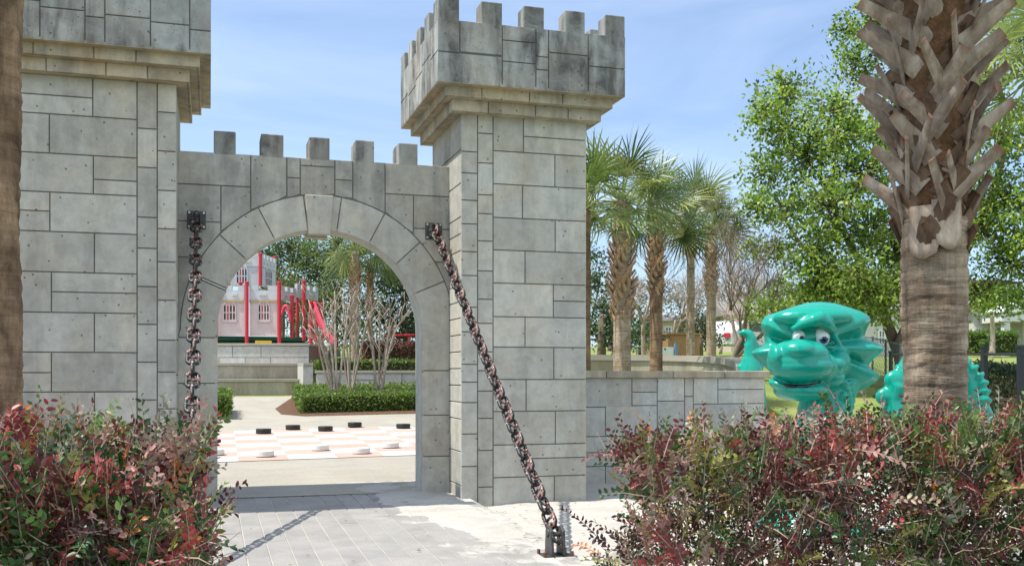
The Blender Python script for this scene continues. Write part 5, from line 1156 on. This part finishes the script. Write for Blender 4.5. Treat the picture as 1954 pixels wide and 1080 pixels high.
linkfence('grey chain link fence far behind the palm trunks', [at(1120, 674, 40), at(1150, 674, 40), at(1180, 674, 40), at(1215, 674, 40), at(1250, 674, 40)], .55, None, 0)
# parked car seen left of the dragon
T = thing('parked_car', 'white car with red tail light, partly hidden behind the leafless tree and the dragon tail', 'car', at(1412, 668, 50)); CW = mat('car_white', (.60, .60, .60), .25, 0, .5); p_ = at(1412, 670, 50); M = Matrix.Translation(p_) @ Matrix.Rotation(R(30), 4, 'Z')
b = MB(); b.prism([(-2.1, .25), (2.1, .25), (2.15, .75), (1.5, .9), (.9, 1.4), (-.9, 1.45), (-1.7, .95), (-2.15, .85)], lambda a, z, d_: M @ Vector((a, d_, z)), -.85, .85); b.build('body', CW, T, bevel=.05)
b = MB(); b.prism([(1.38, .92), (.86, 1.36), (-.86, 1.40), (-1.55, .96)], lambda a, z, d_: M @ Vector((a, d_, z)), -.86, .86); b.build('windows', GLS, T)
for x_ in (-1.35, 1.35):
    for y_ in (-.8, .8): MB().tube([M @ Vector((x_, y_ - .1, .32)), M @ Vector((x_, y_ + .1, .32))], .32, 16).build('wheel', FEN, T)
for y_ in (-.6, .6): MB().box(-2.2, -2.1, y_ - .15, y_ + .15, .6, .82, M=M).build('tail_light', RED, T)

# ---------------------------------------------------------------- dragon play sculpture
TEAL = mat('teal_gelcoat', (.0, .30, .22), .28, 0, .4); TEAL.node_tree.nodes['Principled BSDF'].inputs['Coat Weight'].default_value = .25
EYEW = mat('eye_white', (.75, .78, .78), .15, 0, .5); EYEB = mat('eye_blue', (.02, .10, .30), .15, 0, .5); EYEK = mat('eye_black', (.005, .005, .008), .1, 0, .6)
def fuse(mb, name, m, parent, vox=.018, smooth=8, factor=.6):
    me = mb.mesh(name + '_tmp'); o = bpy.data.objects.new('tmp', me); COL.objects.link(o)
    r = o.modifiers.new('r', 'REMESH'); r.mode = 'VOXEL'; r.voxel_size = vox
    s_ = o.modifiers.new('s', 'SMOOTH'); s_.iterations = smooth; s_.factor = factor
    dg = bpy.context.evaluated_depsgraph_get(); dg.update(); nm = bpy.data.meshes.new_from_object(o.evaluated_get(dg)); bpy.data.objects.remove(o); nm.materials.clear(); nm.name = name
    return link(name, nm, m, parent, smooth=True)
D = 9.4; HC = at(1560, 680, D); MPX = D / F
hx = RV.copy(); hy = FV.copy()
def dp(u, v, f=0.0): return at(u, v, D + f)   # f metres away from the viewer
def ez(xz, yz, f=0.0): return dp(1390 + xz / 4.321, 560 + yz / 4.32, f)                                  # from the enlarged view
ZP = MPX / 4.32
RM = Matrix.Rotation(-YAW, 4, 'Z')
T = thing('dragon_sculpture', 'glossy teal dragon head sculpture with big snout and star-shaped frill behind the right hedge', 'sculpture', (HC.x, HC.y, 0))
b = MB()
def blob(x, y, f, rx, ry, rf, tilt=0): b.ball(ez(x, y, f), (rx * ZP, rf, ry * ZP), 24, 14, M=RM @ Matrix.Rotation(R(tilt), 4, 'Y'))
def spike(pts, rad, flat=.5): # tapered fin along points in the enlarged view
    P_ = [ez(*p) for p in pts]; k = len(P_); n_ = 14; vs = []
    for i, p in enumerate(P_):
        t_ = (P_[min(i + 1, k - 1)] - P_[max(i - 1, 0)]).normalized(); a = hy; q = t_.cross(a).normalized()
        for j in range(n_): th = 2 * math.pi * j / n_; vs.append(p + (a * math.cos(th) * flat + q * math.sin(th)) * rad[i] * ZP)
    b.add(vs, [(i * n_ + j, i * n_ + (j + 1) % n_, (i + 1) * n_ + (j + 1) % n_, (i + 1) * n_ + j) for i in range(k - 1) for j in range(n_)] + [tuple(range(n_)), tuple(range((k - 1) * n_, k * n_))])
OUTL = [(268, 243, 0), (300, 188, 0), (420, 148, 0), (560, 100, 0), (650, 76, 0), (760, 68, 0), (880, 80, 0), (1000, 115, 0), (1100, 150, 0), (1160, 185, 0), (1174, 222, .1), (1145, 285, .7), (1118, 365, 1), (1200, 400, .3), (1262, 430, 0), (1288, 455, 0), (1258, 490, 0),
        (1190, 545, .3), (1150, 600, 1), (1215, 645, .2), (1256, 680, 0), (1225, 720, 0), (1140, 775, .1), (1050, 825, .1), (975, 862, .1), (900, 850, .2), (800, 860, .2), (660, 850, .2), (520, 800, .2), (420, 720, .2), (340, 640, .2), (270, 580, .1), (215, 530, 0), (182, 488, 0), (225, 455, 0), (300, 425, .4), (292, 350, 1), (272, 290, .6)]
vs = []; no_ = len(OUTL); FR = [0, .2, .4, .6, .78, .92, 1.0]
for side_ in (0, 1):
    for t_ in FR:
        for x_, y_, v_ in OUTL:
            x = 700 + (x_ - 700) * t_; y = 440 + (y_ - 440) * t_
            if side_ == 0: f_ = -.13 + .20 * t_ ** 2.2 + (.10 if t_ > .95 else .0) + .13 * v_ * math.sin(math.pi * min(t_, .92) ** 1.3) 
            else: f_ = .34 - .12 * t_
            vs.append(ez(x, y, f_))
k_ = len(FR); fs = []
for r_ in range(1, k_ - 1):
    for i in range(no_):
        for o_ in (0, k_ * no_): fs.append((o_ + r_ * no_ + i, o_ + r_ * no_ + (i + 1) % no_, o_ + (r_ + 1) * no_ + (i + 1) % no_, o_ + (r_ + 1) * no_ + i))
for o_ in (0, k_ * no_): fs.append(tuple(o_ + no_ + i for i in range(no_)))
q_ = (k_ - 1) * no_
for i in range(no_): fs.append((q_ + i, q_ + (i + 1) % no_, k_ * no_ + q_ + (i + 1) % no_, k_ * no_ + q_ + i))
b.add(vs, fs)                                           # the frill: a star-edged shell, grooved where its points meet
blob(700, 200, -.02, 330, 95, .19)
blob(575, 560, -.28, 250, 180, .235); blob(580, 500, -.30, 240, 118, .215); blob(575, 470, -.38, 150, 90, .16)      # snout
blob(735, 500, -.34, 62, 92, .12); blob(385, 520, -.34, 55, 95, .12)       # nostril lobes
blob(600, 600, -.30, 262, 130, .22)                     # upper lip
blob(700, 600, -.16, 200, 140, .2)
blob(600, 800, -.19, 225, 88, .215); blob(430, 760, -.24, 100, 40, .12, 20)  # jaw
blob(380, 725, -.14, 45, 36, .10); blob(870, 590, -.14, 90, 90, .13); blob(900, 560, -.05, 100, 110, .16)
blob(800, 690, -.08, 160, 100, .16)
spike([(520, 300, -.16), (600, 258, -.2), (700, 225, -.24), (760, 210, -.22), (830, 260, -.2), (880, 320, -.14)], [26, 34, 52, 64, 46, 28], .9) # brow
spike([(850, 300, -.12), (900, 400, -.10), (950, 500, -.08), (980, 600, -.02)], [20, 26, 30, 30], .8)
b.tube([Vector((HC.x, HC.y, 0)) + hy * .14 + Vector((0, 0, z)) + hx * x for x, z in ((.15, 1.45), (.12, 1.25), (.06, .95), (.03, .7), (.02, .45), (.0, .25), (0, .06))], [.22, .235, .25, .28, .33, .42, .58], 20)
for r_ in range(9):
    for s_ in range(6):
        zz_ = 1.42 - r_ * .055; an_ = R(-70 + s_ * 17 + (r_ % 2) * 8); cc = Vector((HC.x, HC.y, zz_)) + hy * .14 + hx * (.15 - .04 * max(0, (1.4 - zz_)) / .2)
        b.ball(cc + (hx * math.cos(an_) + hy * math.sin(an_)) * .235, (.035, .035, .032), 8, 6)
hd = fuse(b, 'head', TEAL, T, .013, 4, .5)
# mouth line: a dark slit let into the lips
b = MB(); mp_ = [(420, 742), (470, 755), (540, 765), (640, 764), (710, 750), (765, 724)]
def front_of(u_, v_):                                   # snout surface in front of a point of the enlarged view
    dg = bpy.context.evaluated_depsgraph_get(); p = ez(u_, v_, -1.5); rd_ = (ez(u_, v_, 0) - p).normalized(); ok, loc, nr, _ = hd.ray_cast(hd.matrix_world.inverted() @ p, rd_)
    return (hd.matrix_world @ loc, nr) if ok else (ez(u_, v_, -.45), -hy)
bpy.context.view_layer.update()
pts_ = [front_of(*q)[0] + hy * .004 for q in mp_]
b.tube(pts_, [.006, .014, .019, .019, .014, .006], 10); b.build('mouth', EYEK, hd, smooth=True)
for (x, y, rx, ry, ix, iy, ir) in ((583, 350, 52, 52, 592, 362, 30), (778, 352, 62, 82, 780, 372, 38)):
    s_, nr_ = front_of(x, y); c = s_ + hy * (.030 if x < 600 else .035); b = MB(); b.ball(c, (rx * ZP * 1.05, rx * ZP * 1.15, ry * ZP * 1.05), 24, 16, M=RM); e_ = b.build('eye', EYEW, T, smooth=True)
    for nm, m_, k_ in (('iris', EYEB, 1.0), ('pupil', EYEK, .62)):
        ic = c + hx * ((ix - x) * ZP) + Vector((0, 0, -(iy - y) * ZP)); dd_ = (rx * ZP * 1.15) * math.sqrt(max(.05, 1 - ((ix - x) / rx) ** 2 - ((iy - y) / ry) ** 2))
        b = MB(); b.ball(ic - hy * (dd_ - .012 * k_ + (0.004 if nm == 'pupil' else 0) - .004), (ir * ZP * k_, .012, ir * ZP * k_ * 1.1), 20, 10, M=RM); b.build(nm, m_, e_, smooth=True)
# tail
TD = 16.0; tp_ = lambda u, v: at(u, v, TD); p_ = tp_(1428, 700)
T = thing('dragon_tail', 'small teal curled tail tip rising behind the low wall, left of the dragon head', 'sculpture', (p_.x, p_.y, float(TZ(p_.x, p_.y)))); b = MB()
b.tube([tp_(1410, 637), tp_(1418, 634), tp_(1428, 637), tp_(1434, 648), tp_(1433, 662), tp_(1432, 680), tp_(1432, 700), tp_(1430, 740), tp_(1430, 800)], [q * TD / F for q in (3, 7, 9.5, 11, 12, 14, 21, 30, 34)], 14)
for i in range(60):
    t_ = i / 60; v = 655 + t_ * 60; w_ = 11 + (t_ * 10 if t_ > .5 else 0); b.ball(tp_(1432 + w_ * math.sin(i * 2.4) * .9, v) - FV * (w_ * TD / F * abs(math.cos(i * 2.4)) * .8), .028, 8, 6)
b.tube([tp_(1436, 650), tp_(1446, 662), tp_(1450, 676)], [.05, .045, .02], 8); b.tube([tp_(1408, 702), tp_(1420, 697), tp_(1445, 698), tp_(1456, 703)], [.05, .07, .07, .05], 8)
fuse(b, 'tail', TEAL, T, .02, 2, .5)
# humps
HD_ = 10.2; hp = lambda u, v, f=0: at(u, v, HD_ + f); p_ = hp(1778, 700)
T = thing('dragon_hump', 'teal scaly hump with rounded fins half hidden behind the big palm trunk', 'sculpture', (p_.x, p_.y, 0)); b = MB(); S_ = HD_ / F
b.tube([hp(1700, 900), hp(1706, 800), hp(1722, 735), hp(1745, 700), hp(1780, 685), hp(1815, 695), hp(1842, 728), hp(1862, 780), hp(1872, 900)], [q * S_ for q in (30, 28, 27, 30, 32, 30, 26, 24, 30)], 18)
for i in range(90):
    t_ = i / 90; a_ = math.pi * (1.05 - 1.1 * t_); cc = hp(1782 + 72 * math.cos(a_), 760 - 66 * math.sin(a_)); rr = 26 * S_; q = (i * 2.4) % 3.0 - 1.5
    b.ball(cc + (hx * math.cos(a_) + Vector((0, 0, math.sin(a_)))) * rr * math.cos(q) - FV * rr * math.sin(q + .6), .03, 8, 6)
b.ball(hp(1694, 757, -.1), (24 * S_, .07, 19 * S_), 16, 10, M=RM); b.ball(hp(1712, 728, -.1), (26 * S_, .08, 22 * S_), 16, 10, M=RM @ Matrix.Rotation(R(20), 4, 'Y'))
b.tube([hp(1712, 735, -.1), hp(1706, 765, -.1), hp(1712, 800, -.1)], [20 * S_, 18 * S_, 24 * S_], 12); b.tube([hp(1858, 745, -.05), hp(1872, 775, -.05), hp(1890, 800, -.05)], [14 * S_, 15 * S_, 10 * S_], 10)
fuse(b, 'body', TEAL, T, .018, 2, .5)
# leaf litter on the sand
b = MB()
for i in range(190):
    x, y = (random.uniform(2.7, 6.5), random.uniform(7.6, 11.2)) if i < 150 else (random.uniform(.2, 2.6), random.uniform(7.6, 11.7)); z = (float(sandz(x, y)) if i < 150 else pathz(y)) + .014; a_ = random.uniform(0, 6.28); l = random.uniform(.014, .036) * (1 if i < 150 else .7)
    b.add([(x - l * math.cos(a_), y - l * math.sin(a_), z), (x + l * .4 * math.sin(a_), y - l * .4 * math.cos(a_), z + .006), (x + l * math.cos(a_), y + l * math.sin(a_), z + .003), (x - l * .4 * math.sin(a_), y + l * .4 * math.cos(a_), z + .006)], [(0, 1, 2, 3)])
tag(b.build('leaf_litter', noisy('dry_leaf', (.30, .18, .10), (.20, .10, .05), 9)), kind='stuff')
